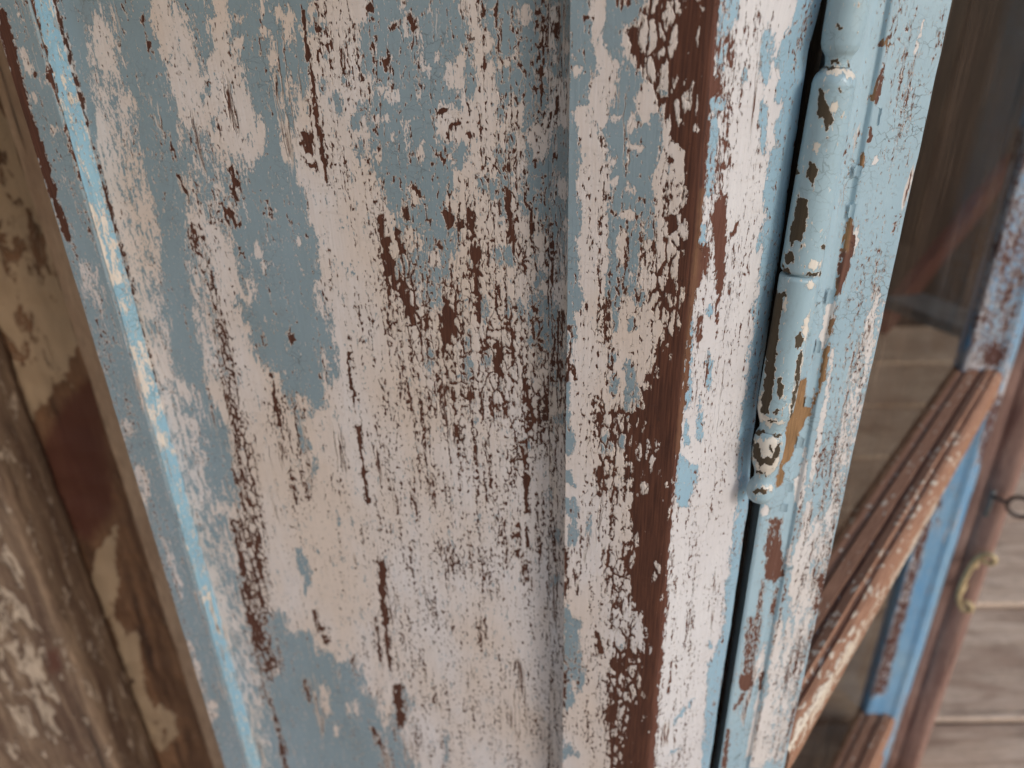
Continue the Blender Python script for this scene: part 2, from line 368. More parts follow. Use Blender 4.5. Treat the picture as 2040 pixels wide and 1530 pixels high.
def metal(name, c1, c2, rough, met=.9):
    b = NB(name); co = b.n('ShaderNodeTexCoord').outputs['Object']; n1 = b.noise(b.scale(co, 90, 90, 90), 1, 4, .6)
    p = b.n('ShaderNodeBsdfPrincipled'); b.l(b.mix(b.mr(n1, .35, .65), c1, c2), p.inputs['Base Color']); p.inputs['Metallic'].default_value = met
    b.l(b.mr(n1, .3, .7, rough, rough + .25), p.inputs['Roughness']); b.l(p.outputs[0], b.out.inputs[0]); return b.m
M_brass = metal("tarnished_brass", (.66, .50, .28), (.50, .37, .20), .45, .35)
M_iron = metal("dark_iron", (.07, .05, .045), (.12, .08, .06), .5, .5)

# ================================================================== the plan of the joinery
TOP, BOT = H + .30, H - 1.22
FZ0, FZ1 = H - .66, H + .03
DL = np.array([-math.cos(math.radians(20)), math.sin(math.radians(20))]); NL = np.array([-math.sin(math.radians(20)), -math.cos(math.radians(20))])
tC = T((1425, 0), (1335, 1000), (1292, 1500))
C = np.array([tC * .28, .28])
tE3 = T((1138, 0), (1126, 700), (1122, 1500)); tE3b = T((1106, 0), (1098, 700), (1086, 1500))
tE2 = T((106, 0), (238, 510), (506, 1520)); tE1 = T((62, 0), (195, 510), (487, 1500)); tE0 = T((12, 60), (88, 317), (425, 1510))
REC = .012
PC = C - NL * REC              # point on the recessed panel plane
A3 = on_line(tE3, C, DL); A3b = on_line(tE3b, PC, DL); A2 = on_line(tE2, PC, DL); A1 = on_line(tE1, C, DL); A0 = on_line(tE0, C, DL)
D60 = azd(60); N60 = np.array([D60[1], -D60[0]])
G = on_line(T((1643, 0), (1550, 520), (1497, 1000), (1432, 1530)), C, D60)

def capsule(v, soft, pts, w):
    return [(v, soft, pts[i], pts[i + 1], w) for i in range(len(pts) - 1)]
# ---- wear of the recessed panel (surveyed)
panel_blue = [
 (1, 9, [(95, -60), (300, -60), (296, 0), (307, 52), (313, 85), (326, 131), (340, 183), (353, 216), (362, 300), (372, 420), (380, 520), (392, 640), (412, 770), (455, 860), (478, 1000), (420, 1000), (398, 880), (395, 790), (340, 740), (322, 600), (310, 480), (276, 330), (262, 200), (230, 160), (190, 150), (200, 300), (245, 480), (300, 700), (370, 960), (345, 960), (225, 480), (150, 150)]),
 (-1, 10, [(180, 52), (205, 10), (222, 30), (236, 110), (240, 150), (262, 240), (270, 330), (305, 400), (318, 520), (312, 620), (340, 700), (350, 800), (390, 930), (355, 930), (300, 720), (252, 520), (214, 400), (200, 260), (182, 150)]),
 (-.15, 16, [(180, 130), (250, 130), (300, 420), (250, 420)]),
 (-.1, 14, [(255, 450), (315, 470), (330, 700), (290, 660)]),
 (-.1, 14, [(330, 740), (400, 800), (400, 980), (370, 980)]),
 (1, 9, [(346, -40), (421, -40), (421, 0), (428, 33), (408, 60), (412, 85), (420, 105), (408, 121), (392, 85), (384, 60), (372, 46), (389, 29), (366, 25), (350, 5)]),
 (1, 8, R_(396, 92, 412, 122)), (1, 7, R_(394, 126, 406, 156, .1)), (.8, 8, R_(418, 40, 424, 105)), (.6, 7, R_(352, 78, 360, 130)), (.6, 7, R_(420, 225, 432, 262)), (.5, 8, R_(400, 160, 416, 205)), (.4, 7, R_(440, 165, 452, 190)),
 (1, 9, [(457, -60), (740, -60), (620, 0), (606, 40), (601, 80), (607, 114), (600, 190), (590, 220), (584, 250), (585, 310), (598, 376), (614, 457), (621, 472), (628, 522), (614, 558), (642, 587), (660, 651), (668, 684), (671, 745), (646, 774), (646, 813), (630, 822), (599, 838), (574, 810), (560, 766), (538, 734), (506, 702), (498, 651), (473, 608), (484, 569), (473, 529), (459, 486), (450, 450), (455, 400), (452, 340), (487, 337), (515, 320), (526, 304), (522, 278), (513, 229), (496, 196), (493, 144), (474, 118), (457, 65), (454, 10)]),
 (-1, 6, [(536, 62), (545, 75), (549, 130), (553, 183), (545, 180), (537, 120)]), (-1, 7, [(556, 235), (565, 240), (578, 300), (579, 325), (566, 322), (556, 290)]), (-.9, 6, R_(510, 225, 524, 304, .1)),
 (-.8, 7, R_(468, 30, 484, 48)), (-1, 7, R_(470, 70, 486, 100)), (-1, 7, R_(514, 50, 534, 76)), (-.8, 7, R_(516, -10, 530, 38)), (-.8, 6, R_(542, 8, 556, 45, .2)), (-.9, 7, R_(565, 8, 585, 110, 0)), (-.6, 8, R_(572, 140, 585, 200)), (-.2, 10, R_(555, 150, 600, 230)),
 (-.7, 7, R_(600, 515, 615, 545)), (-.5, 8, R_(482, 545, 512, 610)), (-.6, 6, R_(500, 475, 520, 520, .1)), (-.6, 7, R_(625, 580, 648, 640, .1)), (-.4, 8, R_(636, 680, 655, 800, .05)), (-.8, 6, R_(546, 740, 558, 780, .1)), (-.5, 8, R_(580, 780, 620, 830)), (-.8, 6, R_(590, 470, 600, 492)), (-.7, 6, R_(520, 520, 532, 548)),
 (.2, 10, [(355, 250), (420, 250), (440, 330), (420, 420), (380, 400), (350, 300)]), (.1, 12, [(455, 300), (500, 320), (480, 460), (450, 470), (430, 380)]), (.35, 12, [(400, 350), (430, 340), (440, 430), (415, 440)]),
 (0, 12, [(365, 470), (405, 470), (440, 640), (470, 760), (430, 740), (400, 640)]),
 (-.05, 14, [(330, 980), (450, 1000), (500, 1200), (470, 1260), (420, 1150)]), (.35, 10, [(420, 960), (480, 960), (478, 1006), (430, 1000)]), (.3, 10, R_(425, 1030, 458, 1075)), (.2, 12, R_(440, 1120, 480, 1190, .2)),
 (1, 10, [(455, 1265), (500, 1240), (516, 1223), (567, 1223), (574, 1259), (620, 1263), (628, 1295), (664, 1302), (674, 1320), (703, 1313), (721, 1338), (732, 1382), (750, 1392), (757, 1432), (768, 1460), (779, 1436), (789, 1400), (801, 1374), (822, 1402), (806, 1440), (798, 1464), (812, 1500), (833, 1530), (850, 1640), (530, 1640), (500, 1450)]),
 (-.35, 14, [(455, 1230), (500, 1260), (530, 1400), (540, 1530), (515, 1530), (490, 1400)]),
 (-.7, 6, R_(634, 1362, 656, 1432, .1)), (-.5, 7, R_(540, 1310, 556, 1350)), (-.4, 8, R_(690, 1390, 720, 1430)), (-.4, 6, R_(760, 1480, 778, 1520)), (-.6, 6, R_(666, 1440, 676, 1470)),
 (.7, 4, R_(580, 1090, 604, 1165, .35)), (.5, 3, (664, 1085), (692, 1122), 2), (.4, 4, (624, 1090), (632, 1100), 3), (.6, 4, R_(606, 1130, 615, 1185)), (.7, 4, (897, 1060), (905, 1098), 3),
 (.8, 4, R_(592, 830, 604, 882)), (.7, 4, R_(620, 905, 632, 950)), (.5, 5, R_(595, 870, 620, 905)), (.6, 4, R_(884, 1455, 894, 1492)), (.5, 4, R_(886, 1480, 896, 1530)),
 # upper right of the panel
 (1, 8, [(745, -40), (740, 0), (726, 47), (722, 75), (708, 90), (722, 120), (715, 137), (744, 155), (738, 170), (744, 201), (711, 212), (711, 230), (733, 222), (733, 263), (740, 342), (758, 360), (765, 406), (791, 432), (801, 470), (801, 504), (787, 530), (795, 560), (812, 555), (838, 556), (840, 600), (858, 615), (880, 612), (880, 556), (900, 548), (897, 520), (906, 504), (905, 440), (902, 396), (903, 350), (899, 324), (873, 281), (866, 223), (877, 201), (913, 216), (921, 195), (917, 180), (900, 178), (884, 173), (888, 150), (891, 122), (925, 120), (942, 126), (945, 100), (938, 72), (930, 40), (917, 22), (917, -40)]),
 (-1, 5, [(797, -20), (806, 0), (811, 30), (820, 72), (806, 76), (802, 40)]), (-1, 5, [(826, 70), (836, 78), (846, 110), (862, 140), (852, 150), (838, 140), (832, 110)]), (-.8, 4, (829, 40), (834, 78), 4),
 (-1, 6, R_(768, 152, 788, 216)), (-.8, 5, R_(752, 172, 766, 190)), (-1, 6, [(800, 234), (810, 240), (820, 300), (816, 325), (804, 285)]), (-1, 5, R_(832, 286, 846, 335)), (-.8, 5, R_(760, 224, 778, 246)), (-.9, 5, R_(744, 292, 762, 325)), (-.7, 5, R_(780, 262, 792, 278)),
 (-1, 5, R_(738, 84, 748, 108)), (-.8, 5, R_(763, 108, 780, 140)), (-.7, 5, R_(826, 175, 836, 208)), (-.7, 5, R_(788, 172, 798, 200)), (-.6, 5, R_(866, 98, 878, 124)), (-.7, 5, R_(780, 40, 795, 58)), (-.9, 6, [(806, 372), (826, 366), (836, 400), (828, 418), (818, 395)]), (-.8, 5, R_(798, 405, 812, 440)), (-.9, 5, R_(806, 440, 822, 505, .1)), (-.6, 5, R_(826, 440, 846, 505)), (-.7, 5, R_(884, 390, 898, 420)), (-.8, 5, R_(745, 225, 760, 260)), (-.7, 6, R_(868, 270, 885, 295)), (-.8, 6, R_(852, 492, 878, 540)), (-.7, 5, R_(920, 85, 930, 112)),
 (1, 7, R_(698, 228, 718, 262)), (.8, 6, R_(640, 40, 649, 70)), (.8, 6, R_(678, 140, 694, 168)), (.7, 6, R_(620, 10, 636, 80)), (.8, 6, R_(645, 88, 658, 130)), (.6, 5, R_(636, 150, 650, 190)), (.8, 6, R_(660, 170, 676, 240, .1)), (1, 7, R_(600, 110, 618, 190)), (.6, 5, R_(712, 275, 725, 330)), (.6, 5, R_(692, 80, 700, 95)), (.5, 4, R_(650, 195, 658, 215)),
 (1, 7, [(600, 380), (612, 420), (622, 470), (640, 560), (612, 560), (600, 450)]),
 (1, 7, [(963, -40), (963, 0), (956, 43), (988, 83), (971, 115), (988, 129), (988, 173), (992, 230), (1006, 230), (1010, 205), (1020, 175), (1030, 205), (1046, 205), (1053, 248), (1065, 250), (1086, 238), (1096, 173), (1096, 150), (1118, 150), (1150, 150), (1150, -40)]),
 (-1, 6, [(1096, 12), (1108, 10), (1108, 95), (1104, 118), (1112, 128), (1098, 126), (1090, 98), (1074, 90), (1078, 70), (1090, 50)]), (-1, 6, [(1032, 14), (1064, 10), (1060, 40), (1052, 60), (1040, 52), (1026, 48)]), (-.8, 6, R_(1052, 132, 1062, 168)), (-.7, 6, [(1078, 130), (1100, 140), (1100, 172), (1085, 165)]), (-.9, 6, R_(1020, 92, 1034, 128)), (-.6, 7, [(990, 120), (1015, 112), (1015, 135), (992, 137)]), (-.9, 6, R_(1118, 78, 1136, 112)),
 (.9, 6, R_(925, 122, 945, 200)), (1, 6, R_(1010, 250, 1026, 326)), (1, 7, [(1000, 300), (1014, 320), (1022, 360), (1015, 400), (1006, 440), (996, 445), (992, 400), (985, 380), (990, 330)]), (.9, 6, [(945, 350), (972, 352), (985, 380), (980, 405), (960, 380)]), (1, 6, R_(905, 284, 930, 345)), (.9, 5, R_(980, 295, 996, 315)), (.9, 5, R_(888, 280, 902, 306)),
 (1, 7, [(1042, 256), (1056, 290), (1062, 318), (1076, 325), (1098, 290), (1098, 258), (1122, 250), (1138, 262), (1134, 330), (1130, 430), (1110, 470), (1096, 500), (1070, 430), (1042, 428), (1036, 390), (1046, 370), (1050, 320)]), (-.8, 6, R_(1110, 350, 1134, 400)), (-.5, 6, R_(1096, 330, 1112, 400)),
 (1, 6, [(981, 500), (1000, 490), (1022, 495), (1028, 525), (1010, 530), (985, 525)]), (.3, 9, [(1096, 470), (1134, 440), (1128, 560), (1104, 560)]), (.8, 6, R_(1056, 500, 1066, 530)), (.8, 6, R_(905, 455, 918, 485)),
 (1, 6, [(1055, 590), (1075, 582), (1092, 600), (1110, 605), (1126, 640), (1122, 700), (1130, 713), (1118, 722), (1108, 700), (1085, 698), (1072, 720), (1082, 700), (1062, 690), (1048, 680), (1060, 660), (1048, 630)]), (1, 5, [(1066, 530), (1078, 535), (1092, 552), (1080, 562), (1068, 575)]), (.7, 5, R_(1006, 590, 1022, 640)), (.7, 5, R_(1030, 590, 1040, 640)), (.5, 8, R_(1080, 600, 1110, 640)),
 (1, 5, R_(922, 655, 938, 770, .06)), (.9, 4, R_(846, 692, 864, 738)), (.9, 5, R_(955, 590, 975, 642)), (.9, 4, R_(962, 700, 978, 735)), (.8, 4, R_(911, 742, 930, 758)), (.7, 4, R_(862, 770, 872, 800)), (.7, 4, R_(918, 575, 926, 630)), (.8, 4, R_(934, 800, 942, 822)), (.7, 4, R_(944, 826, 954, 846)), (.8, 4, R_(1040, 870, 1050, 890)), (.7, 4, R_(1044, 875, 1054, 900)), (.7, 4, R_(897, 990, 904, 1010)), (.6, 4, R_(948, 1025, 956, 1040)), (.6, 4, R_(982, 1022, 990, 1036)),
 (.8, 5, R_(1094, 1050, 1116, 1078)), (.8, 5, R_(1096, 1145, 1114, 1172)), (.5, 6, R_(1086, 970, 1100, 1000)), (.6, 5, R_(1100, 820, 1125, 850)), (.2, 7, R_(1098, 640, 1128, 800)),
]
def stk(v, w, *pts, soft=5): return [(v * 1.03, soft * 1.9, pts[i], pts[i + 1], w * .8) for i in range(len(pts) - 1)]
panel_chip = [
 (.42, 60, [(690, -40), (1140, -40), (1140, 1600), (760, 1600), (720, 1100), (690, 600)]),
 (.50, 25, [(600, -40), (730, -40), (720, 200), (760, 420), (740, 500), (640, 300), (610, 150)]),
 (.32, 30, [(745, 0), (900, 0), (900, 350), (760, 350)]),
 (.55, 25, [(960, 0), (1130, 0), (1130, 520), (930, 500), (900, 380), (980, 200)]),
 (.66, 40, [(760, 430), (800, 520), (900, 500), (980, 480), (1110, 480), (1130, 560), (1125, 940), (1060, 900), (1040, 1010), (960, 960), (880, 920), (800, 800), (785, 640)]),
 (.69, 40, [(765, 500), (800, 540), (870, 610), (960, 560), (990, 640), (1010, 760), (1110, 740), (1120, 880), (1050, 880), (980, 860), (900, 830), (850, 780), (800, 720), (790, 620)]),
 (.60, 50, [(780, 880), (1120, 900), (1120, 1150), (900, 1150), (800, 1050)]),
 (.60, 20, [(1095, 880), (1125, 880), (1125, 1540), (1085, 1540)]),
 (.52, 20, [(350, 240), (420, 240), (500, 380), (480, 460), (400, 450)]),
 (.72, 15, [(370, 450), (405, 450), (430, 560), (470, 700), (490, 860), (465, 860), (430, 720), (395, 570)]),
 (.74, 18, [(460, 820), (500, 830), (520, 1000), (540, 1200), (560, 1320), (520, 1400), (480, 1200), (470, 1000)]),
 (.50, 20, [(540, 740), (600, 800), (640, 1000), (600, 1060), (550, 900)]),
 (.46, 20, [(740, 1020), (900, 1020), (900, 1540), (780, 1540)]),
]
panel_chip += stk(1.2, 6, (772, 478), (776, 520), (784, 560), soft=5) + stk(1.3, 5, (790, 455), (800, 500)) + stk(1.2, 6, (800, 570), (812, 600), (820, 640)) + stk(1.4, 9, (888, 620), (896, 665), soft=8) + stk(1.25, 3, (949, 500), (953, 640), soft=4) \
 + stk(1.3, 4, (990, 690), (996, 740)) + stk(1.15, 3.5, (1040, 880), (1046, 960), (1050, 1018), soft=4) + stk(1.3, 3, (1029, 1050), (1031, 1108), soft=4) + stk(1.2, 2.5, (1050, 1052), (1051, 1088), soft=3) + stk(1.3, 6, (760, 1125), (762, 1180), (768, 1240), soft=6) \
 + stk(1.0, 3, (768, 1240), (780, 1330), soft=4) + stk(1.4, 8, (790, 1370), (795, 1400), (800, 1440), soft=6) + stk(1.0, 4, (748, 1230), (758, 1310), soft=4) + stk(1.3, 6, (745, 1455), (756, 1485), soft=5) + stk(1.2, 3.5, (862, 1365), (866, 1400), soft=4) \
 + stk(1.6, 9, (608, 268), (616, 300), soft=7) + stk(1.3, 5, (610, 325), (628, 332), soft=4) + stk(1.35, 3.2, (604, 20), (612, 110), (622, 160), (630, 240), (642, 300), (650, 360), soft=3) \
 + stk(1.35, 3.6, (692, 670), (698, 760), (708, 800), soft=3.5) + stk(1.35, 5, (712, 850), (716, 875), soft=5) + stk(1.3, 3.8, (715, 880), (725, 940), (735, 1000), soft=4) \
 + stk(1.5, 6, (576, 660), (583, 680), soft=5) + stk(1.2, 4, (515, 655), (522, 668)) + stk(1.2, 4, (516, 690), (526, 684)) + stk(1.15, 3, (520, 715), (540, 745), (548, 800), soft=4) + stk(1.2, 4, (546, 790), (556, 850), soft=4) \
 + stk(1.1, 4, (580, 940), (590, 1000), soft=5) + stk(1.15, 4, (575, 1125), (600, 1000), soft=1) [:0] + stk(1.05, 6, (462, 1040), (478, 1110), (484, 1150), soft=6) + stk(.92, 8, (500, 1000), (512, 1070), (520, 1150), soft=9) + stk(.98, 9, (490, 1170), (510, 1260), (520, 1290), soft=8) + stk(.95, 7, (525, 1200), (540, 1225), soft=6) \
 + stk(1.2, 5, (626, 1222), (640, 1255), (652, 1282), soft=5) + stk(1.2, 5, (608, 1355), (616, 1390), soft=5) + stk(1.2, 4, (537, 1380), (548, 1430), (565, 1500), (575, 1560), soft=5) + stk(1.0, 4, (703, 1310), (708, 1350), soft=4) + stk(1.0, 4, (530, 1300), (540, 1350), soft=4) \
 + stk(1.3, 3, (240, 3), (246, 20), soft=4) + stk(1.2, 2.5, (250, 28), (252, 36), soft=3) + stk(1.3, 3.5, (284, 32), (286, 44), soft=4) + stk(1.3, 3.5, (297, 86), (298, 100), soft=4) + stk(1.2, 3, (238, 80), (240, 92), soft=3) \
 + stk(1.25, 3, (336, 265), (350, 318), soft=4) + stk(1.3, 5, (460, 335), (468, 360), (470, 395), soft=5) + stk(1.2, 3, (434, 248), (442, 275), soft=3) + stk(1.3, 4, (355, 350), (370, 385), soft=4) + stk(1.3, 5, (455, 420), (474, 450), soft=5) + stk(1.3, 3.5, (532, 400), (540, 435), soft=4) + stk(1.2, 4, (478, 498), (485, 515), soft=4) \
 + stk(1.4, 5, (734, 0), (737, 22), soft=4) + stk(1.4, 6, (818, 28), (822, 55), soft=4) + stk(1.3, 5, (784, 45), (788, 55)) + stk(1.3, 5, (768, 118), (770, 138)) + stk(1.3, 4, (782, 352), (786, 362), soft=4) + stk(1.3, 5, (876, 225), (888, 220), soft=4) + stk(1.3, 4, (896, 242), (898, 268), soft=4) + stk(1.3, 4, (910, 248), (914, 250)) + stk(1.3, 4, (932, 268), (935, 273)) \
 + stk(1.3, 4, (806, 400), (812, 435), soft=4) + stk(1.5, 7, (892, 425), (900, 445), soft=5) + stk(1.3, 4, (915, 445), (918, 452)) + stk(1.4, 5, (876, 485), (880, 505), soft=5) + stk(1.2, 3, (816, 305), (818, 325), soft=4) + stk(1.2, 4, (875, 308), (882, 320)) + stk(1.2, 3, (835, 305), (836, 320)) + stk(1.3, 4, (823, 370), (836, 390), soft=4) \
 + stk(1.2, 3.5, (1012, 385), (1016, 450), (1022, 500), soft=5) + stk(1.2, 3, (1108, 50), (1107, 85), soft=3) + stk(1.2, 2.5, (1112, 192), (1109, 228), (1096, 228), (1092, 255), soft=3) + stk(1.0, 3, (935, 410), (945, 470), soft=4) + stk(1.3, 3, (755, 410), (762, 460), (768, 480), soft=5) + stk(1.0, 4, (1115, 620), (1118, 800), soft=5)
panel_chip += stk(1.2, 4, (109, 0), (243, 510), (312, 770), soft=4)

PB = fray_ops(panel_blue)
def paint_panel(px):
    n = len(px); return {'blue': field(px, -1.1, PB), 'chip': np.maximum(field(px, .22, panel_chip), 0), 'tan': np.zeros(n)}

stile_blue = [
 (1, 7, [(1136, -40), (1180, -40), (1178, 60), (1184, 120), (1182, 160), (1170, 210), (1178, 250), (1160, 245), (1150, 215), (1155, 300), (1150, 400), (1160, 430), (1156, 470), (1142, 466), (1154, 510), (1150, 560), (1162, 600), (1156, 622), (1136, 630), (1150, 650), (1152, 670), (1134, 690), (1132, 860), (1145, 880), (1132, 905), (1110, 900)]),
 (-.9, 6, R_(1138, 130, 1158, 152)), (-1, 5, R_(1142, 210, 1172, 252)), (-.5, 5, R_(1165, -10, 1175, 15)),
 (1, 7, [(1209, -40), (1288, -40), (1288, 30), (1262, 48), (1240, 60), (1243, 110), (1285, 160), (1262, 200), (1275, 262), (1300, 225), (1320, 225), (1325, 250), (1312, 310), (1300, 345), (1304, 400), (1308, 440), (1306, 482), (1290, 470), (1275, 500), (1270, 560), (1290, 590), (1280, 615), (1262, 600), (1245, 565), (1240, 610), (1220, 612), (1208, 580), (1215, 520), (1214, 470), (1212, 400), (1217, 350), (1210, 310), (1215, 290), (1195, 265), (1195, 255), (1212, 250), (1214, 220), (1230, 190), (1232, 160), (1235, 130), (1205, 100), (1200, 70), (1212, 40)]),
 (-1, 5, R_(1232, 415, 1268, 442)), (-1, 5, R_(1230, 448, 1252, 532)), (-.9, 5, R_(1220, 228, 1240, 246)), (-.9, 5, R_(1250, 232, 1266, 275)), (-.9, 5, [(1242, 275), (1258, 285), (1286, 288), (1280, 304), (1258, 302), (1246, 288)]), (-.8, 5, R_(1216, 305, 1230, 340)), (-.8, 5, R_(1220, 350, 1234, 372)), (-.8, 5, R_(1245, 360, 1256, 390)), (-.7, 4, R_(1258, 372, 1272, 392)), (-.8, 4, R_(1252, 540, 1258, 556)),
 (.9, 5, R_(1314, 180, 1330, 205)), (.8, 4, R_(1288, 70, 1298, 98)), (1, 4, [(1333, 600), (1340, 570), (1352, 556), (1372, 558), (1374, 592), (1358, 575), (1340, 597)]), (.9, 5, R_(1251, 626, 1264, 664)), (.9, 5, R_(1222, 618, 1233, 668)), (.8, 4, R_(1212, 700, 1230, 726)), (.8, 4, R_(1208, 684, 1216, 694)), (.8, 5, R_(1242, 715, 1262, 775, .1)), (1, 6, R_(1245, 745, 1272, 858, .0)), (.9, 5, R_(1216, 742, 1232, 795)), (.9, 5, R_(1284, 800, 1308, 856, .1)), (.9, 5, R_(1198, 858, 1222, 905)), (.8, 5, R_(1230, 860, 1245, 900)),
 (.8, 4, R_(1126, 846, 1144, 898)), (1, 5, [(1124, 936), (1136, 938), (1146, 970), (1134, 965), (1124, 955)]), (1, 5, [(1124, 990), (1146, 992), (1153, 1015), (1150, 1040), (1154, 1065), (1146, 1088), (1134, 1082), (1130, 1050), (1140, 1040), (1126, 1020)]),
 (1, 5, [(1122, 1208), (1132, 1212), (1145, 1235), (1163, 1238), (1152, 1258), (1162, 1330), (1164, 1360), (1156, 1382), (1140, 1345), (1136, 1372), (1146, 1395), (1124, 1420)]), (1, 5, [(1120, 1470), (1136, 1484), (1154, 1506), (1134, 1506), (1120, 1515)]), (.7, 4, R_(1234, 1280, 1248, 1296)), (.5, 5, R_(1170, 1010, 1180, 1080)), (.6, 5, R_(1240, 930, 1252, 960)),
]
stile_chip = [
 (.5, 20, [(1190, 380), (1390, 380), (1340, 900), (1320, 1540), (1150, 1540), (1160, 700)]),
 (.88, 10, [(1290, -20), (1330, -20), (1400, 0), (1400, 240), (1386, 270), (1335, 258), (1312, 215), (1284, 165), (1262, 130), (1250, 80), (1242, 58), (1270, 45)]),
 (.93, 12, [(1345, 60), (1400, 60), (1400, 250), (1366, 250), (1370, 170), (1340, 160)]),
 (1.0, 6, [(1226, -10), (1260, -10), (1258, 18), (1238, 20)]),
 (.9, 14, [(1355, 260), (1400, 260), (1392, 480), (1350, 440), (1368, 330)]),
 (.85, 15, [(1310, 470), (1385, 470), (1378, 640), (1310, 640), (1290, 600)]),
 (.95, 14, [(1330, 640), (1372, 640), (1345, 900), (1250, 900), (1268, 800), (1300, 720)]),
 (.95, 14, [(1240, 840), (1300, 840), (1300, 1010), (1270, 1010), (1245, 960)]),
 (.78, 14, [(1190, 800), (1260, 800), (1230, 900), (1240, 1000), (1180, 1000)]),
 (.72, 14, [(1190, 1090), (1270, 1090), (1280, 1290), (1225, 1300), (1200, 1180)]),
 (.82, 12, [(1220, 1280), (1290, 1280), (1260, 1540), (1200, 1540)]),
 (.85, 8, [(1120, 640), (1148, 650), (1140, 760), (1122, 760)]), (.85, 6, [(1118, 1075), (1132, 1085), (1134, 1200), (1118, 1190)]), (.8, 5, [(1118, 1260), (1128, 1300), (1126, 1460), (1116, 1460)]),
 (1.45, 7, [(1403, -40), (1440, -40), (1425, 140), (1412, 270), (1400, 400), (1394, 480), (1384, 600), (1376, 720), (1360, 760), (1362, 640), (1372, 520), (1372, 420), (1366, 300), (1345, 282), (1335, 262), (1366, 258), (1392, 268), (1396, 160), (1400, 60)]),
 (1.22, 9, [(1366, 640), (1375, 680), (1362, 800), (1345, 940), (1340, 1010), (1335, 1100), (1325, 1200), (1318, 1300), (1312, 1400), (1300, 1540), (1236, 1540), (1244, 1465), (1262, 1423), (1280, 1385), (1276, 1339), (1285, 1297), (1292, 1270), (1268, 1212), (1255, 1156), (1268, 1100), (1258, 1030), (1256, 1000), (1280, 985), (1300, 940), (1310, 900), (1300, 860), (1290, 800), (1300, 760), (1330, 730), (1338, 680)]),
 (1.3, 5, R_(1330, 425, 1348, 470)), (1.3, 4, (1190, 1265), (1198, 1300), 4), (1.3, 4, (1220, 1318), (1228, 1338), 4), (1.2, 4, (1205, 1415), (1208, 1432), 4), (1.2, 4, (1147, 1140), (1150, 1190), 3), (1.0, 4, (1190, 930), (1195, 980), 4), (1.3, 4, (1270, 432), (1264, 442), 3), (1.1, 5, (1282, 820), (1262, 830), 5),
 (1.0, 3, (1140, 30), (1185, 38), 2), (1.0, 3, (1185, 38), (1200, 43), 2), (1.2, 4, (1140, 735), (1148, 755), 4),
 (.92, 4, R_(1310, 950, 1330, 1000)), (.9, 4, R_(1300, 1110, 1316, 1160)), (1.0, 4, R_(1282, 1290, 1300, 1310)), (.95, 4, R_(1285, 1380, 1296, 1480)),
]
face_blue = [
 (1, 6, [(1425, -40), (1473, -40), (1470, 30), (1452, 60), (1452, 105), (1442, 110), (1440, 150), (1428, 150), (1430, 60)]), (1, 5, R_(1414, 182, 1444, 232)), (1, 6, [(1408, 235), (1430, 232), (1434, 260), (1426, 320), (1418, 390), (1402, 400)]), (.9, 4, R_(1478, 130, 1490, 172)), (.8, 4, R_(1390, 440, 1408, 506)), (.9, 4, R_(1406, 606, 1422, 634)),
 (.9, 5, [(1372, 600), (1382, 640), (1378, 720), (1376, 800), (1366, 830), (1362, 740)]), (.8, 5, R_(1388, 785, 1400, 900)), (1, 6, [(1352, 900), (1370, 920), (1390, 930), (1384, 980), (1364, 1010), (1345, 1005)]), (.6, 5, R_(1362, 830, 1374, 900)), (.9, 5, R_(1406, 700, 1418, 780)), 
 (.5, 3, (1338, 1445), (1380, 1395), 4), (.5, 3, (1330, 1505), (1352, 1490), 3), (.4, 4, (1412, 1270), (1416, 1292), 3),
 (.3, 6, R_(1520, 40, 1560, 180)), (.6, 5, R_(1528, 180, 1545, 310)), (.5, 5, R_(1540, 60, 1560, 140)),
 (1, 7, [(1595, -40), (1593, 17), (1580, 67), (1565, 120), (1570, 150), (1556, 190), (1572, 215), (1558, 245), (1566, 290), (1548, 300), (1545, 340), (1535, 380), (1541, 430), (1529, 460), (1521, 537), (1526, 575), (1513, 616), (1516, 660), (1505, 714), (1500, 780), (1485, 831), (1488, 870), (1478, 929), (1476, 975), (1470, 1010), (1461, 1056), (1455, 1120), (1442, 1193), (1444, 1240), (1434, 1272), (1428, 1290), (1411, 1325), (1408, 1400), (1400, 1481), (1396, 1600), (1520, 1600), (1560, 600), (1680, -40)]),
 (-.7, 4, (1532, 480), (1525, 540), 4), (-.5, 4, R_(1570, 180, 1578, 220)),
]
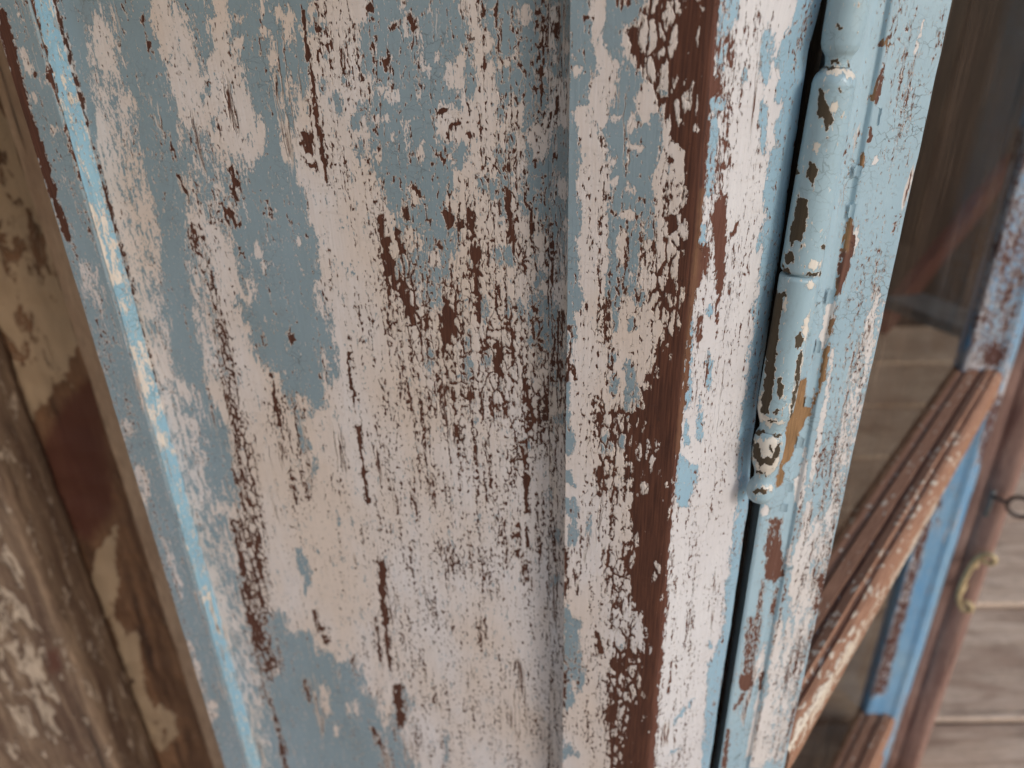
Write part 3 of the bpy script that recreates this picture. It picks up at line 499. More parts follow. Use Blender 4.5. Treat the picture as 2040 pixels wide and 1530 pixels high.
face_chip = [
 (.55, 14, [(1420, -20), (1480, -20), (1470, 400), (1400, 620), (1400, 420), (1430, 260)]),
 (.30, 20, [(1500, 0), (1600, 0), (1480, 1000), (1400, 1530), (1340, 1530), (1440, 700)]),
 (1.5, 5, [(1419, 155), (1432, 158), (1440, 180), (1422, 192), (1414, 180)]), (1.4, 5, [(1428, 395), (1446, 392), (1446, 450), (1442, 560), (1432, 600), (1428, 560), (1424, 470), (1418, 430)]), (1.2, 5, [(1386, 500), (1400, 480), (1412, 500), (1405, 550), (1388, 575), (1380, 550)]),
 (1.1, 4, (1448, 70), (1452, 130), 3), (1.1, 4, (1460, 60), (1458, 130), 3), (1.1, 5, (1448, 285), (1452, 330), 5), (1.0, 5, (1440, 330), (1436, 400), 4), (1.1, 5, (1458, 470), (1474, 445), 5), (1.0, 4, (1466, 490), (1468, 525), 3), (1.2, 5, (1394, 630), (1393, 675), 5), (1.1, 4, (1428, 600), (1427, 680), 3), (1.15, 4, (1412, 700), (1405, 768), 3), (1.0, 3, (1430, 715), (1442, 712), 2), (.9, 4, (1457, 560), (1460, 590), 3),
 (.8, 5, (1330, 1180), (1300, 1530), 4), (.8, 4, (1372, 1190), (1366, 1290), 2), (.75, 5, (1385, 1130), (1360, 1530), 2), (.9, 5, (1338, 1320), (1330, 1380), 4), (.9, 6, (1340, 1100), (1345, 1180), 3),
 (1.3, 4, [(1425, -40), (1436, -40), (1420, 160), (1404, 360), (1395, 460), (1386, 560), (1378, 640), (1372, 740), (1358, 860), (1340, 1010), (1330, 1150), (1318, 1300), (1300, 1540), (1285, 1540), (1310, 1200), (1330, 1000), (1360, 760), (1390, 420), (1410, 200)]),
]
SPLIT = None
SB, FB = fray_ops(stile_blue), fray_ops(face_blue)
def paint_corner(px):
    n = len(px)
    ex = np.interp(px[:, 1], [0, 400, 700, 1000, 1300, 1530], [1425, 1398, 1365, 1338, 1314, 1290])
    a = np.clip((px[:, 0] - ex + 2) / 4, 0, 1)
    bl = field(px, -1.1, SB) * (1 - a) + field(px, -1.1, FB) * a
    ch = field(px, .3, stile_chip) * (1 - a) + field(px, .34, face_chip) * a
    return {'blue': bl, 'chip': ch, 'tan': np.clip(field(px, 0, [(.35, 8, (1400, 380), (1352, 900), 4)]), 0, 1), 'face': a}

# ================================================================== painted leaf
leaf = thing('painted_door_leaf', 'peeling blue over cream wooden door leaf with recessed panel left of the hinge gap', 'door', (float(C[0]), float(C[1]), BOT))
zs = zrows(BOT, TOP, FZ0, FZ1, .0013)
def inward(P, k): return P - NL * k
# recessed panel
extrude('panel', [A2 - DL * -.006, A3b - DL * .006, inward(A3b - DL * .006, .018), inward(A2 + DL * .006, .018)], [.0013, .02, .05, .02], zs, M_door, leaf, paint_panel, wob=.00025)
# cove between panel and corner stile
W = lambda a, b, t: a + (b - a) * t
lip = A3 - NL * .0016
extrude('cove_moulding', [A3b + NL * .0004, W(A3b, lip, .35) - NL * .0012, W(A3b, lip, .75) - NL * .0006, lip, inward(lip, .022), inward(A3b, .022)], [.0012, .0012, .0012, .02, .02, .02], zs, M_door, leaf, paint_panel, wob=.0002)
# bead on the left, facing the light
def paint_bead(px):
    bl = field(px, 1, [(-1, 5, [(140, 155), (158, 150), (170, 200), (190, 330), (205, 400), (178, 330), (150, 230)]), (-.9, 5, R_(112, 40, 120, 62)), (-.9, 4, R_(115, 128, 135, 165)),
        (-1, 5, [(168, 390), (200, 440), (212, 510), (232, 560), (222, 580), (205, 520), (190, 460)]), (-1, 5, [(236, 600), (246, 585), (252, 600), (240, 625)]), (-1, 5, [(256, 640), (272, 650), (276, 672), (262, 672)]), (-1, 5, [(258, 690), (280, 690), (290, 735), (306, 770), (316, 810), (300, 800), (280, 770)]),
        (-.3, 7, [(280, 790), (318, 820), (332, 900), (306, 890)]), (-.8, 5, [(305, 880), (318, 900), (345, 1000), (352, 1030), (338, 1010)]), (-1, 4, R_(350, 1030, 360, 1050)), (-.7, 4, (360, 1070), (372, 1100), 3), (-.8, 4, R_(388, 1174, 402, 1190)), (-.8, 4, R_(398, 1192, 416, 1204)),
        (-.9, 4, [(448, 1395), (458, 1400), (472, 1460), (488, 1505), (476, 1500)]), (-.7, 4, (470, 1480), (484, 1530), 4), (-.8, 4, (430, 1340), (440, 1370), 3)])
    ch = field(px, .15, [(1.25, 5, (107, 0), (240, 505), 2.5), (1.2, 5, (62, 0), (195, 510), 2.5), (1.3, 4, (128, 185), (136, 195), 5), (.7, 5, (238, 505), (300, 760), 2), (.6, 5, (195, 510), (300, 860), 2), (.5, 5, (300, 860), (487, 1500), 2)])
    return {'blue': bl, 'chip': ch, 'tan': np.zeros(len(px))}
mid1 = W(A1, A2, .5) + (NL * .35 - DL * .9) * .0012
extrude('bead_moulding', [A1 - NL * .0022 - DL * .0004, A1 - NL * .0005 - DL * .001, mid1, A2 + NL * .0014 + DL * .0012, A2 - NL * .0002, inward(A2, .02), inward(A1, .029)], [.001, .001, .0012, .001, .02, .02, .02], zs, M_bead, leaf, paint_bead, wob=.00025, smooth=False)
def paint_outer(px):
    bl = field(px, 1, [(-.5, 6, R_(62, 178, 75, 210)), (-.3, 9, R_(80, 150, 110, 175)), (-.2, 12, R_(145, 510, 185, 620, .3)), (-.5, 7, R_(105, 250, 116, 272)), (-.9, 5, R_(38, 90, 54, 158, .25)), (-.5, 8, [(315, 1050), (345, 1100), (372, 1190), (360, 1190), (330, 1110)]), (-.4, 8, [(370, 1260), (400, 1320), (410, 1390), (385, 1340)]), (-.5, 8, R_(400, 1390, 430, 1440, .2)), (-.2, 8, R_(240, 830, 262, 880, .2)), (-.5, 6, R_(260, 920, 290, 1010, .2))])
    ch = field(px, .25, [(1.5, 5, [(0, 10), (14, 30), (34, 120), (54, 200), (98, 330), (118, 400), (142, 480), (130, 480), (80, 330), (40, 220), (0, 60)]), (1.2, 4, (70, 140), (72, 152), 4), (1.2, 6, (96, 155), (118, 180), 6), (1.2, 4, (118, 180), (126, 215), 4), (1.1, 4, (318, 1062), (326, 1090), 4), (.8, 5, (345, 1140), (360, 1190), 4), (.7, 7, (142, 480), (215, 740), 4), (.45, 8, (170, 540), (430, 1530), 20), (.9, 3, (62, 0), (195, 510), 2)])
    return {'blue': bl, 'chip': ch, 'tan': np.zeros(len(px))}
extrude('outer_stile', [A0, A1, inward(A1, .035), inward(A0, .035)], [.0013, .02, .03, .02], zs, M_door, leaf, paint_outer, wob=.0003)
# corner stile with its bright return face, rounded to the hinge gap
c_in = C + (NL * -.3 + D60 * .0) * .0
rnd = []
P1 = C + DL * .0022; P2 = C + D60 * .0022; M12 = (P1 + P2) / 2 * .45 + C * .55
gN = -N60   # into the wood
nin = np.array([-N60[0], -N60[1]])
Gr = G - D60 * .0035
prof = [A3 + NL * .0, P1, M12, P2, Gr, G - D60 * .0010 + (-N60 * 1.0) * -.0 , G + (nin) * .0030, G + nin * .030 - D60 * .002, inward(A3, .035)]
if (nin @ (C - 0)) < 0: nin = -nin
prof = [A3, P1, M12, P2, Gr, G - D60 * .0008 + nin * .0008, G + nin * .0035, G + nin * .032 - D60 * .001, C + DL * .005 + nin * .04, inward(A3, .035)]
o = extrude('corner_stile', prof, [.0012, .0006, .0006, .0012, .0008, .0008, .006, .02, .03, .02], zs, M_stile, leaf, paint_corner, wob=.00035)
co = np.zeros(len(o.data.vertices) * 3); o.data.vertices.foreach_get('co', co); co = co.reshape(-1, 3) + np.array(leaf.location)
pxy = project(co)[0][:, 1]; f = np.clip((pxy + 60) / 160, 0, 1) * np.clip((1010 - pxy) / 130, 0, 1); dG = np.linalg.norm(co[:, :2] - G, axis=1); k = np.clip((.045 - dG) / .012, 0, 1) * np.clip(((co[:, :2] - C) @ D60 - .02) / .01, 0, 1)
sh = f * k * .0042; co[:, 0] -= D60[0] * sh; co[:, 1] -= D60[1] * sh
o.data.vertices.foreach_set('co', (co - np.array(leaf.location)).ravel()); o.data.update()
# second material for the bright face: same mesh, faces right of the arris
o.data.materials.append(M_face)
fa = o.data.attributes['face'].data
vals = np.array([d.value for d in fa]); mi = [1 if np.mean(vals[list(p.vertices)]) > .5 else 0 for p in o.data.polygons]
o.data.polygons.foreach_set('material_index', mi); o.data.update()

extrude('gap_dark_backing', [(C[0] - .01, .352), (.142, .352), (.142, .372), (C[0] - .01, .372)], [.01, .01, .02, .02], zrows(BOT, TOP, H - .6, H, .02), M_wall, leaf, lambda px: {'blue': np.full(len(px), -1.), 'tan': np.zeros(len(px))})  # dark backing added so the hinge gap shows black
# ================================================================== sash (opened casement)
tA0 = T((1668, 0), (1512, 1010), (1444, 1525)); tE7 = T((1770, 60), (1639, 702), (1533, 1310)); tE8 = T((1907, 0), (1840, 300), (1747, 702), (1615, 1291))
Y0 = G[1] + .0025
B0 = np.array([tA0 * Y0, Y0]); B7 = on_line(tE7, B0, azd(75)); B8 = on_line(tE8, B7, azd(80))
AZG = 40.4; dg = azd(AZG); ng = np.array([dg[1], -dg[0]]); NGL = -.118; NFR = float(ng @ B8)
sash = thing('casement_window', 'opened blue painted casement window with brown glazing bars right of the hinge', 'window', (float(B8[0]), float(B8[1]), BOT))
sash_blue = [
 (-.25, 14, [(1740, 560), (1765, 600), (1700, 900), (1660, 1060), (1640, 1060), (1680, 800)]),
 (-.3, 14, [(1600, 1050), (1650, 1010), (1660, 1100), (1620, 1250), (1560, 1520), (1500, 1520), (1560, 1250)]),
 (-.9, 5, R_(1650, 590, 1672, 700, -.22)), (-.9, 5, [(1655, 700), (1664, 690), (1652, 790), (1640, 830), (1646, 760)]), (-.9, 5, [(1640, 800), (1650, 800), (1636, 880), (1620, 960), (1606, 1000), (1622, 900)]), (-.8, 6, [(1606, 1000), (1622, 990), (1600, 1100), (1580, 1180), (1585, 1100)]),
 (-.9, 5, [(1585, 1085), (1622, 1090), (1600, 1140), (1600, 1190), (1570, 1185)]), (-.8, 6, [(1545, 1240), (1558, 1225), (1556, 1290), (1536, 1400), (1530, 1340)]), (-.9, 6, [(1520, 1400), (1540, 1370), (1520, 1530), (1490, 1530)]), (-.8, 5, R_(1703, 452, 1715, 520, -.2)), (-1, 4, R_(1740, 305, 1750, 335, -.1)), (-.8, 4, R_(1745, 380, 1751, 392)), (-.7, 4, (1840, 40), (1822, 110), 3), (-.6, 4, (1818, 140), (1812, 180), 3),
 (-1, 5, [(1592, 950), (1606, 880), (1608, 930), (1600, 1010), (1588, 1010), (1580, 960)]), (-.9, 4, [(1570, 1090), (1580, 1080), (1576, 1130), (1562, 1125)]), (-.8, 4, R_(1516, 1004, 1532, 1032)), (-.6, 5, [(1512, 1360), (1520, 1350), (1500, 1500), (1484, 1510)]),
 (-.2, 7, [(1500, 1300), (1530, 1270), (1525, 1350), (1490, 1380)]),
]
sash_chip = [
 (.45, 25, [(1800, 0), (1880, 0), (1740, 700), (1660, 1060), (1560, 1530), (1500, 1530), (1600, 1000), (1700, 500)]),
 (.62, 14, [(1690, 700), (1740, 640), (1700, 900), (1640, 1300), (1570, 1530), (1530, 1530), (1590, 1250), (1650, 900)]),
 (1.1, 4, [(1724, 200), (1740, 180), (1754, 140), (1756, 160), (1748, 210), (1738, 200)]), (1.2, 3, (1757, 140), (1746, 205), 2.5), (1.2, 3, (1736, 255), (1730, 285), 3), (1.3, 4, [(1706, 330), (1718, 305), (1726, 315), (1716, 340), (1705, 355)]), (1.0, 4, (1712, 262), (1712, 270), 3), (1.2, 3, (1770, 75), (1752, 90), 4),
 (1.2, 4, [(1698, 400), (1690, 430), (1680, 470), (1668, 540), (1660, 595), (1676, 580), (1690, 540), (1704, 480), (1700, 440)]), (1.2, 3, [(1652, 640), (1666, 628), (1656, 665), (1648, 668)]),
 (1.35, 4, [(1593, 757), (1606, 757), (1603, 791), (1618, 800), (1630, 778), (1634, 744), (1644, 686), (1653, 690), (1645, 744), (1632, 785), (1618, 815), (1600, 848), (1588, 873), (1578, 915), (1560, 925), (1560, 965), (1544, 970), (1555, 914), (1566, 846), (1575, 825), (1586, 780)]),
 (1.0, 6, [(1535, 1030), (1560, 1030), (1556, 1070), (1562, 1150), (1545, 1160), (1525, 1150), (1522, 1090)]), (1.25, 4, [(1535, 1085), (1555, 1080), (1560, 1145), (1540, 1160), (1522, 1150)]), (.95, 5, (1520, 1160), (1508, 1240), 5), (1.0, 4, (1548, 1170), (1538, 1220), 4), (.9, 8, (1500, 1240), (1490, 1340), 14), (1.4, 4, [(1474, 1345), (1498, 1342), (1502, 1365), (1484, 1380), (1470, 1365)]), (1.2, 4, (1482, 1385), (1464, 1410), 4), (1.1, 3, (1452, 1455), (1442, 1530), 5), (1.1, 4, (1520, 1340), (1514, 1370), 5),
 (.9, 3, (1601, 950), (1567, 1159), 1.5), (.9, 3, (1567, 1159), (1495, 1519), 1.5), (1.1, 5, R_(1630, 1140, 1642, 1190)), (1.0, 5, R_(1620, 1190, 1632, 1225)), (.9, 5, (1600, 1240), (1585, 1330), 3), (1.1, 4, (1786, 435), (1780, 465), 3), (.8, 4, (1850, 60), (1830, 120), 3), (.8, 4, (1812, 300), (1806, 330), 3),
]
sash_tan = [(1, 5, [(1585, 750), (1660, 670), (1650, 760), (1600, 880), (1560, 975), (1535, 975), (1560, 850)]), (.9, 5, [(1690, 300), (1730, 300), (1700, 420), (1690, 500), (1672, 500)]), (.9, 5, [(1720, 140), (1750, 140), (1740, 210), (1720, 210)]), (.9, 4, (1762, 80), (1765, 90), 8), (.7, 4, [(1640, 560), (1668, 520), (1668, 660), (1645, 670)])]
def paint_sash(px):
    return {'blue': field(px, 1, sash_blue), 'chip': field(px, .2, sash_chip), 'tan': np.clip(field(px, 0, sash_tan), 0, 1)}
N75 = np.array([-azd(75)[1], azd(75)[0]])      # away from the camera
N80 = np.array([-azd(80)[1], azd(80)[0]])
d75, d80 = azd(75), azd(80)
back = B8 - ng * .040
prof = [B0 + N75 * .0010, B0 + d75 * .0012, B7 - d75 * .0075, B7 - d75 * .0050 + N75 * .0012, B7 - d75 * .0012 + N75 * .0012, B7 - N80 * .0006, B7 + d80 * .0018 - N80 * .0008, B8 - d80 * .0016, B8 - ng * .0012, back, np.array([.3840 * .3405, .3405]), B0 + azd(24) * .004]
extrude('hinge_stile', prof, [.0008, .001, .0007, .0008, .0007, .0007, .0011, .0007, .012, .01, .01, .002], zs, M_sash, sash, paint_sash, wob=.00035)
zfar = zrows(BOT, TOP, H - 1.15, H + .02, .004)
def flake(x, y, w_, h_, curl, mat, host_n, host_c, parent, seed):
    r = ray(x, y); k = (host_c) / (host_n[0] * r[0] + host_n[1] * r[1]); c0 = np.array([r[0] * k, r[1] * k, H + r[2] * k])
    n3 = np.array([host_n[0], host_n[1], 0.]); n3 /= np.linalg.norm(n3); n3 = n3 if n3 @ c0[[0, 1, 2]] * [1, 1, 0][0] < 0 else -n3
    u3 = np.array([-n3[1], n3[0], 0.]); V, UV = [], []; N = 6
    rs = random.Random(seed); out = [(rs.uniform(.75, 1.1)) for _ in range(40)]
    for side in (0, 1):
        for i in range(N + 1):
            for j in range(N + 1):
                a, b2 = i / N - .5, j / N - .5; e = out[(i * 3 + j) % 40] if i in (0, N) or j in (0, N) else 1
                lift = curl * (a + .5) ** 2 * w_ + .0003 - side * .00022
                V.append(c0 + u3 * a * w_ * e + np.array([0, 0, 1]) * b2 * h_ * e + n3 * lift); UV.append((c0[0] + a * w_ + seed, c0[2] + b2 * h_))
    m = N + 1; F = []
    for i in range(N):
        for j in range(N):
            q = (i * m + j, i * m + j + 1, (i + 1) * m + j + 1, (i + 1) * m + j); F.append(q); F.append(tuple(m * m + t for t in q[::-1]))
    rim = [i * m for i in range(m)] + [N * m + j for j in range(1, m)] + [i * m + N for i in range(N - 1, -1, -1)] + [j for j in range(N - 1, 0, -1)]
    for a, b2 in zip(rim, rim[1:] + rim[:1]): F.append((a, b2, m * m + b2, m * m + a))
    return mesh_obj('paint_flake', V, F, mat, parent, UV, {'blue': np.full(len(V), 1.5), 'chip': np.full(len(V), -.5), 'tan': np.zeros(len(V))})
pA = float(N75 @ B0)
for q in [(1742, 230, .003, .007, .6, 2), (1706, 340, .0025, .005, .6, 3), (1694, 420, .002, .006, .7, 4), (1652, 590, .0025, .007, .6, 5), (1628, 690, .002, .006, .6, 6), (1608, 800, .003, .006, .5, 7), (1592, 880, .003, .007, .5, 8), (1570, 970, .0035, .006, .4, 9), (1560, 1010, .003, .005, .5, 10)]:
    flake(q[0], q[1], q[2], q[3], q[4], M_sash, N75, pA, sash, q[5])
tF = T((2040, 290), (1915, 745), (1829, 1085), (1742, 1373))
F0 = on_line(tF, ng * NGL, dg)                 # far stile at the glass
def FP(s, n): return F0 + dg * s + ng * (n - NGL)
def paint_far(px):
    bl = field(px, .9, [(-.5, 14, [(2060, 250), (2010, 250), (1950, 600), (1925, 740), (1940, 750), (1990, 500)]), (-.8, 8, [(2010, 720), (1985, 820), (1930, 1000), (1880, 1180), (1800, 1430), (1760, 1540), (1830, 1540), (1960, 1060), (2030, 800)]), (-.4, 10, [(1900, 700), (1990, 700), (1990, 735), (1905, 740)]), (.9, 6, [(1945, 900), (1975, 900), (1905, 1180), (1840, 1380), (1760, 1390), (1840, 1085), (1880, 960)]), (-.6, 6, [(1838, 1040), (1848, 1040), (1770, 1340), (1745, 1380), (1735, 1380)])])
    ch = field(px, .3, [(.75, 12, [(2060, 250), (2010, 250), (1915, 745), (2000, 760), (2060, 500)]), (1.1, 8, R_(1965, 680, 1992, 735)), (.95, 10, [(1975, 780), (1925, 1000), (1850, 1250), (1770, 1500), (1840, 1540), (1960, 1180), (2040, 800)]), (.2, 5, [(1935, 930), (1960, 930), (1890, 1180), (1830, 1380), (1765, 1390), (1830, 1120)]), (1.0, 6, [(1860, 1000), (1868, 1000), (1762, 1380), (1740, 1390), (1735, 1380), (1826, 1080)]), (1.2, 4, (1868, 1000), (1872, 1008), 4), (1.2, 4, (1866, 1038), (1872, 1042), 3)])
    return {'blue': bl, 'chip': ch, 'tan': np.zeros(len(px))}
extrude('meeting_stile', [FP(0, NGL), FP(.003, NGL + .006), FP(.007, NGL + .010), FP(.018, NFR - .012), FP(.020, NFR - .003), FP(.024, NFR), FP(.034, NFR), FP(.036, NFR - .003), FP(.039, NFR - .003), FP(.041, NFR + .002), FP(.070, NFR + .002), FP(.070, NGL - .016), FP(.020, NGL - .016), FP(.0005, NGL - .003)],
        [.003] * 9 + [.01, .03, .03, .03, .01], zfar, M_far, sash, paint_far, wob=.0006)
# glazing bars and rails
S0 = float(dg @ (B8 - ng * (NFR - NGL))) ; Fs = float(dg @ F0)
def GP(s, n, z): p = dg * s + ng * n; return np.array([p[0], p[1], z])
def bar(name, ztop, hh, mat, paint, label=None, s1=Fs + .016):
    s0 = S0 + .004; k = int((s1 - s0) / .004)
    sec = [(NGL - .014, -.004), (NGL + .001, -.004), (NGL + .004, -.001), (NGL + .0145, 0.0), (NGL + .0155, -.004), (NGL + .0185, -.004), (NGL + .0195, .001), (NGL + .026, .003), (NGL + .0275, .0005), (NGL + .0305, .0005), (NGL + .032, .0022), (NFR - .005, .001), (NFR - .001, -.003), (NFR, -.008), (NFR, -hh + .004), (NFR - .005, -hh), (NGL - .014, -hh)]
    V, UV = [], []; m = len(sec) + 1; per = 0; pers = []
    cs = sec + [sec[0]]
    for j, q in enumerate(cs):
        if j: per += math.dist(q, cs[j - 1])
        pers.append(per)
    for i in range(k + 1):
        s = s0 + (s1 - s0) * i / k
        for j, (n, dz) in enumerate(cs):
            e = .0007 * mnoise.noise(Vector((s * 30, (j % (m - 1)) * .7, ztop * 9)))
            V.append(GP(s, n + e, ztop + dz + e)); UV.append((pers[j] + ztop, s))
    F = [(i * m + j, i * m + j + 1, (i + 1) * m + j + 1, (i + 1) * m + j) for i in range(k) for j in range(m - 1)]
    F.append(tuple(range(m - 1))); F.append(tuple(k * m + j for j in range(m - 1))[::-1])
    V = np.array(V); return mesh_obj(name, V, F, mat, sash, UV, paint(project(V)[0]) if paint else None, False, label)
def paint_rail(px):
    n = len(px); return {'blue': field(px, -1, [(.5, 10, [(1720, 1380), (1800, 1390), (1740, 1480), (1690, 1500)])]), 'chip': field(px, 1.12, [(.97, 14, (1900, 880), (1580, 1410), 22), (.95, 6, (1940, 900), (1570, 1480), 4), (.35, 4, (1990, 812), (1569, 1500), 4), (1.12, 12, (1780, 1000), (1760, 1060), 14), (.85, 10, (1660, 1240), (1640, 1260), 12)]), 'tan': np.zeros(n)}  # the thin cream line along the front arris paints its lit edge
Z1 = at_n(1915, 745, ng, NGL)[2]; Z2 = at_n(1748, 1378, ng, NGL)[2]
bar('glazing_bar', Z1, .034, M_rail, paint_rail, 'upper glazing bar stripped to orange brown wood with cream specks')
bar('glazing_bar', max(Z2, BOT + .10), .034, M_rail, paint_rail, 'lower glazing bar with grey green paint at its far end')
bar('bottom_rail', BOT + .07, .068, M_rail, paint_rail); bar('top_rail', TOP - .002, .06, M_far, paint_far)
def pane(z0, z1):
    c0, c1 = S0 - .006, Fs + .004
    vs = [GP(c0, NGL - .006, z0), GP(c1, NGL - .006, z0), GP(c1, NGL - .006, z1), GP(c0, NGL - .006, z1), GP(c0, NGL - .009, z0), GP(c1, NGL - .009, z0), GP(c1, NGL - .009, z1), GP(c0, NGL - .009, z1)]
    mesh_obj('glass_pane', vs, [(0, 1, 2, 3), (7, 6, 5, 4), (0, 4, 5, 1), (1, 5, 6, 2), (2, 6, 7, 3), (3, 7, 4, 0)], M_glass, sash, [(0, z0), (c1 - c0, z0), (c1 - c0, z1), (0, z1)] * 2)
Z2 = max(Z2, BOT + .10)
pane(BOT + .065, Z2 - .030); pane(Z2 - .006, Z1 - .030); pane(Z1 - .006, TOP - .055)

# ================================================================== meeting post with pull, plate and ring
PS = .072
post = thing('window_post', 'bare red brown timber post with brass pull beyond the casement window', 'post', (float(FP(PS, NFR)[0]), float(FP(PS, NFR)[1]), BOT - .03))
def paint_post(px): n = len(px); return {'blue': np.full(n, -1.), 'tan': np.zeros(n)}
extrude('shaft', [FP(PS, NGL - .02), FP(PS, NFR + .012), FP(PS + .003, NFR + .015), FP(PS, NFR + .018), FP(PS, NFR + .040), FP(PS + .004, NFR + .046), FP(PS + .06, NFR + .046), FP(PS + .06, NGL - .02)], [.02, .003, .003, .01, .003, .02, .03, .03], zrows(BOT - .03, TOP, H - 1.1, H, .02), M_post, post, paint_post, wob=.0008)
def tube(name, pts, r, mat, parent, seg=10, label=None, rs=None):
    pts = [np.array(p, float) for p in pts]; V, F = [], []
    up = None
    for i, p in enumerate(pts):
        t = pts[min(i + 1, len(pts) - 1)] - pts[max(i - 1, 0)]; t /= np.linalg.norm(t)
        a = np.cross(t, [0.3, 0.9, 0.1]) if up is None else up - t * (up @ t); a /= np.linalg.norm(a); up = a; b = np.cross(t, a)
        rr = rs[i] if rs else r
        for k in range(seg): th = 2 * math.pi * k / seg; V.append(p + rr * (math.cos(th) * a + math.sin(th) * b))
    n = len(pts)
    for i in range(n - 1):
        for k in range(seg): F.append((i * seg + k, i * seg + (k + 1) % seg, (i + 1) * seg + (k + 1) % seg, (i + 1) * seg + k))
    F.append(tuple(range(seg))[::-1]); F.append(tuple((n - 1) * seg + k for k in range(seg)))
    return mesh_obj(name, V, F, mat, parent, smooth=True, label=label)
def PP(dn, z, off=.020): p = FP(PS - off, NFR + dn); return np.array([p[0], p[1], z])
def pn(x, y):      # which (n,z) on the plane of the pull
    pl = float(dg @ FP(PS - .02, 0)); r = ray(x, y); k = pl / (dg[0] * r[0] + dg[1] * r[1]); P = r * k
    return float(ng @ P[:2]) - NFR, H + P[2]
top_n, top_z = pn(1968, 1108); bot_n, bot_z = pn(1918, 1207); g_n0, g_z0 = pn(1936, 1122); g_n1, g_z1 = pn(1908, 1180)
pts = []
def arc(cn, cz, r, a0, a1, k): return [(cn + r * math.cos(math.radians(a0 + (a1 - a0) * i / k)), cz + r * math.sin(math.radians(a0 + (a1 - a0) * i / k))) for i in range(k + 1)]
R1 = .0085
path = arc(top_n, top_z - .002, .006, -200, 10, 9)[0:0]
path += arc(top_n + .002, top_z - .004, .0075, -150, 100, 12)
path += [(W(top_n, g_n0, .5), W(top_z, g_z0, .35) + .008), (g_n0, g_z0), (W(g_n0, g_n1, .5) + .001, W(g_z0, g_z1, .5)), (g_n1, g_z1), (W(g_n1, bot_n, .4), W(g_z1, bot_z, .6) - .004)]
path += arc(bot_n + .004, bot_z + .001, .0075, 240, 480, 12)
sm = [np.array(path[0])]
for i in range(1, len(path)): sm += [W(np.array(path[i - 1]), np.array(path[i]), t) for t in (.5, 1)]
sm = np.array(sm)
for _ in range(3): sm[1:-1] = (sm[:-2] + 2 * sm[1:-1] + sm[2:]) / 4
pull = tube('pull_handle', [PP(a, z) for a, z in sm], .0040, M_brass, post, 12)
for (a, z) in ((g_n0 + .004, g_z0 - .004), (g_n1 + .004, g_z1 + .004)):
    mesh = tube('stud', [PP(a, z, .020), PP(a, z, -.002)], .004, M_brass, post, 10)
rn, rz = pn(2032, 1012)
ring_pts = [PP(rn + .015 * math.cos(t), rz + .015 * math.sin(t), .018) for t in np.linspace(0, 2 * math.pi, 25)]
tube('ring', ring_pts, .0028, M_iron, post, 8); tube('ring_shank', [PP(rn - .016, rz, .018), PP(rn - .034, rz + .001, .014)], .0026, M_iron, post, 8)
ln, lz = pn(1976, 985); l2n, l2z = pn(1960, 1035)
tube('latch_plate', [PP(ln, lz, .010), PP((ln + l2n) / 2 + .001, (lz + l2z) / 2, .012), PP(l2n, l2z, .010)], .0035, M_ledge, post, 8)

# ================================================================== hinge
top_c = at_y(1664, 150, G[1] - .0085); bot_c = at_y(1515, 978, G[1] - .0125)
ts = np.linspace(-.5, 1.3, 2000); line = top_c[None] + (bot_c - top_c)[None] * ts[:, None]; lp, ld = project(line)
hinge = thing('hinge', 'blue painted iron barrel hinge with worn dark patches and ball finial', 'hinge', tuple(float(q) for q in bot_c))
hinge_blue = [(-1, 3, R_(1654, 200, 1668, 228)), (-.8, 3, R_(1620, 280, 1630, 306)), (-.8, 3, [(1604, 528), (1616, 520), (1634, 518), (1634, 535), (1612, 538)]), (-.9, 3, R_(1607, 556, 1622, 578)), (-.9, 3, [(1600, 640), (1612, 620), (1606, 690), (1598, 660)]), (-1, 3, [(1592, 720), (1602, 700), (1590, 780), (1576, 830), (1570, 820), (1584, 760)]), (-1, 3, [(1508, 800), (1520, 780), (1524, 830), (1560, 838), (1570, 842), (1530, 850), (1506, 830)]),
   (-.4, 4, [(1496, 872), (1556, 870), (1556, 930), (1500, 935)]), (-.7, 3, [(1500, 925), (1545, 925), (1540, 945), (1506, 945)]), (-.9, 3, [(1640, 140), (1670, 135), (1706, 140), (1712, 152), (1700, 160), (1680, 148), (1650, 150)]), (-.4, 3, (1520, 970), (1535, 975), 6), (-.8, 3, R_(1560, 575, 1570, 620))]
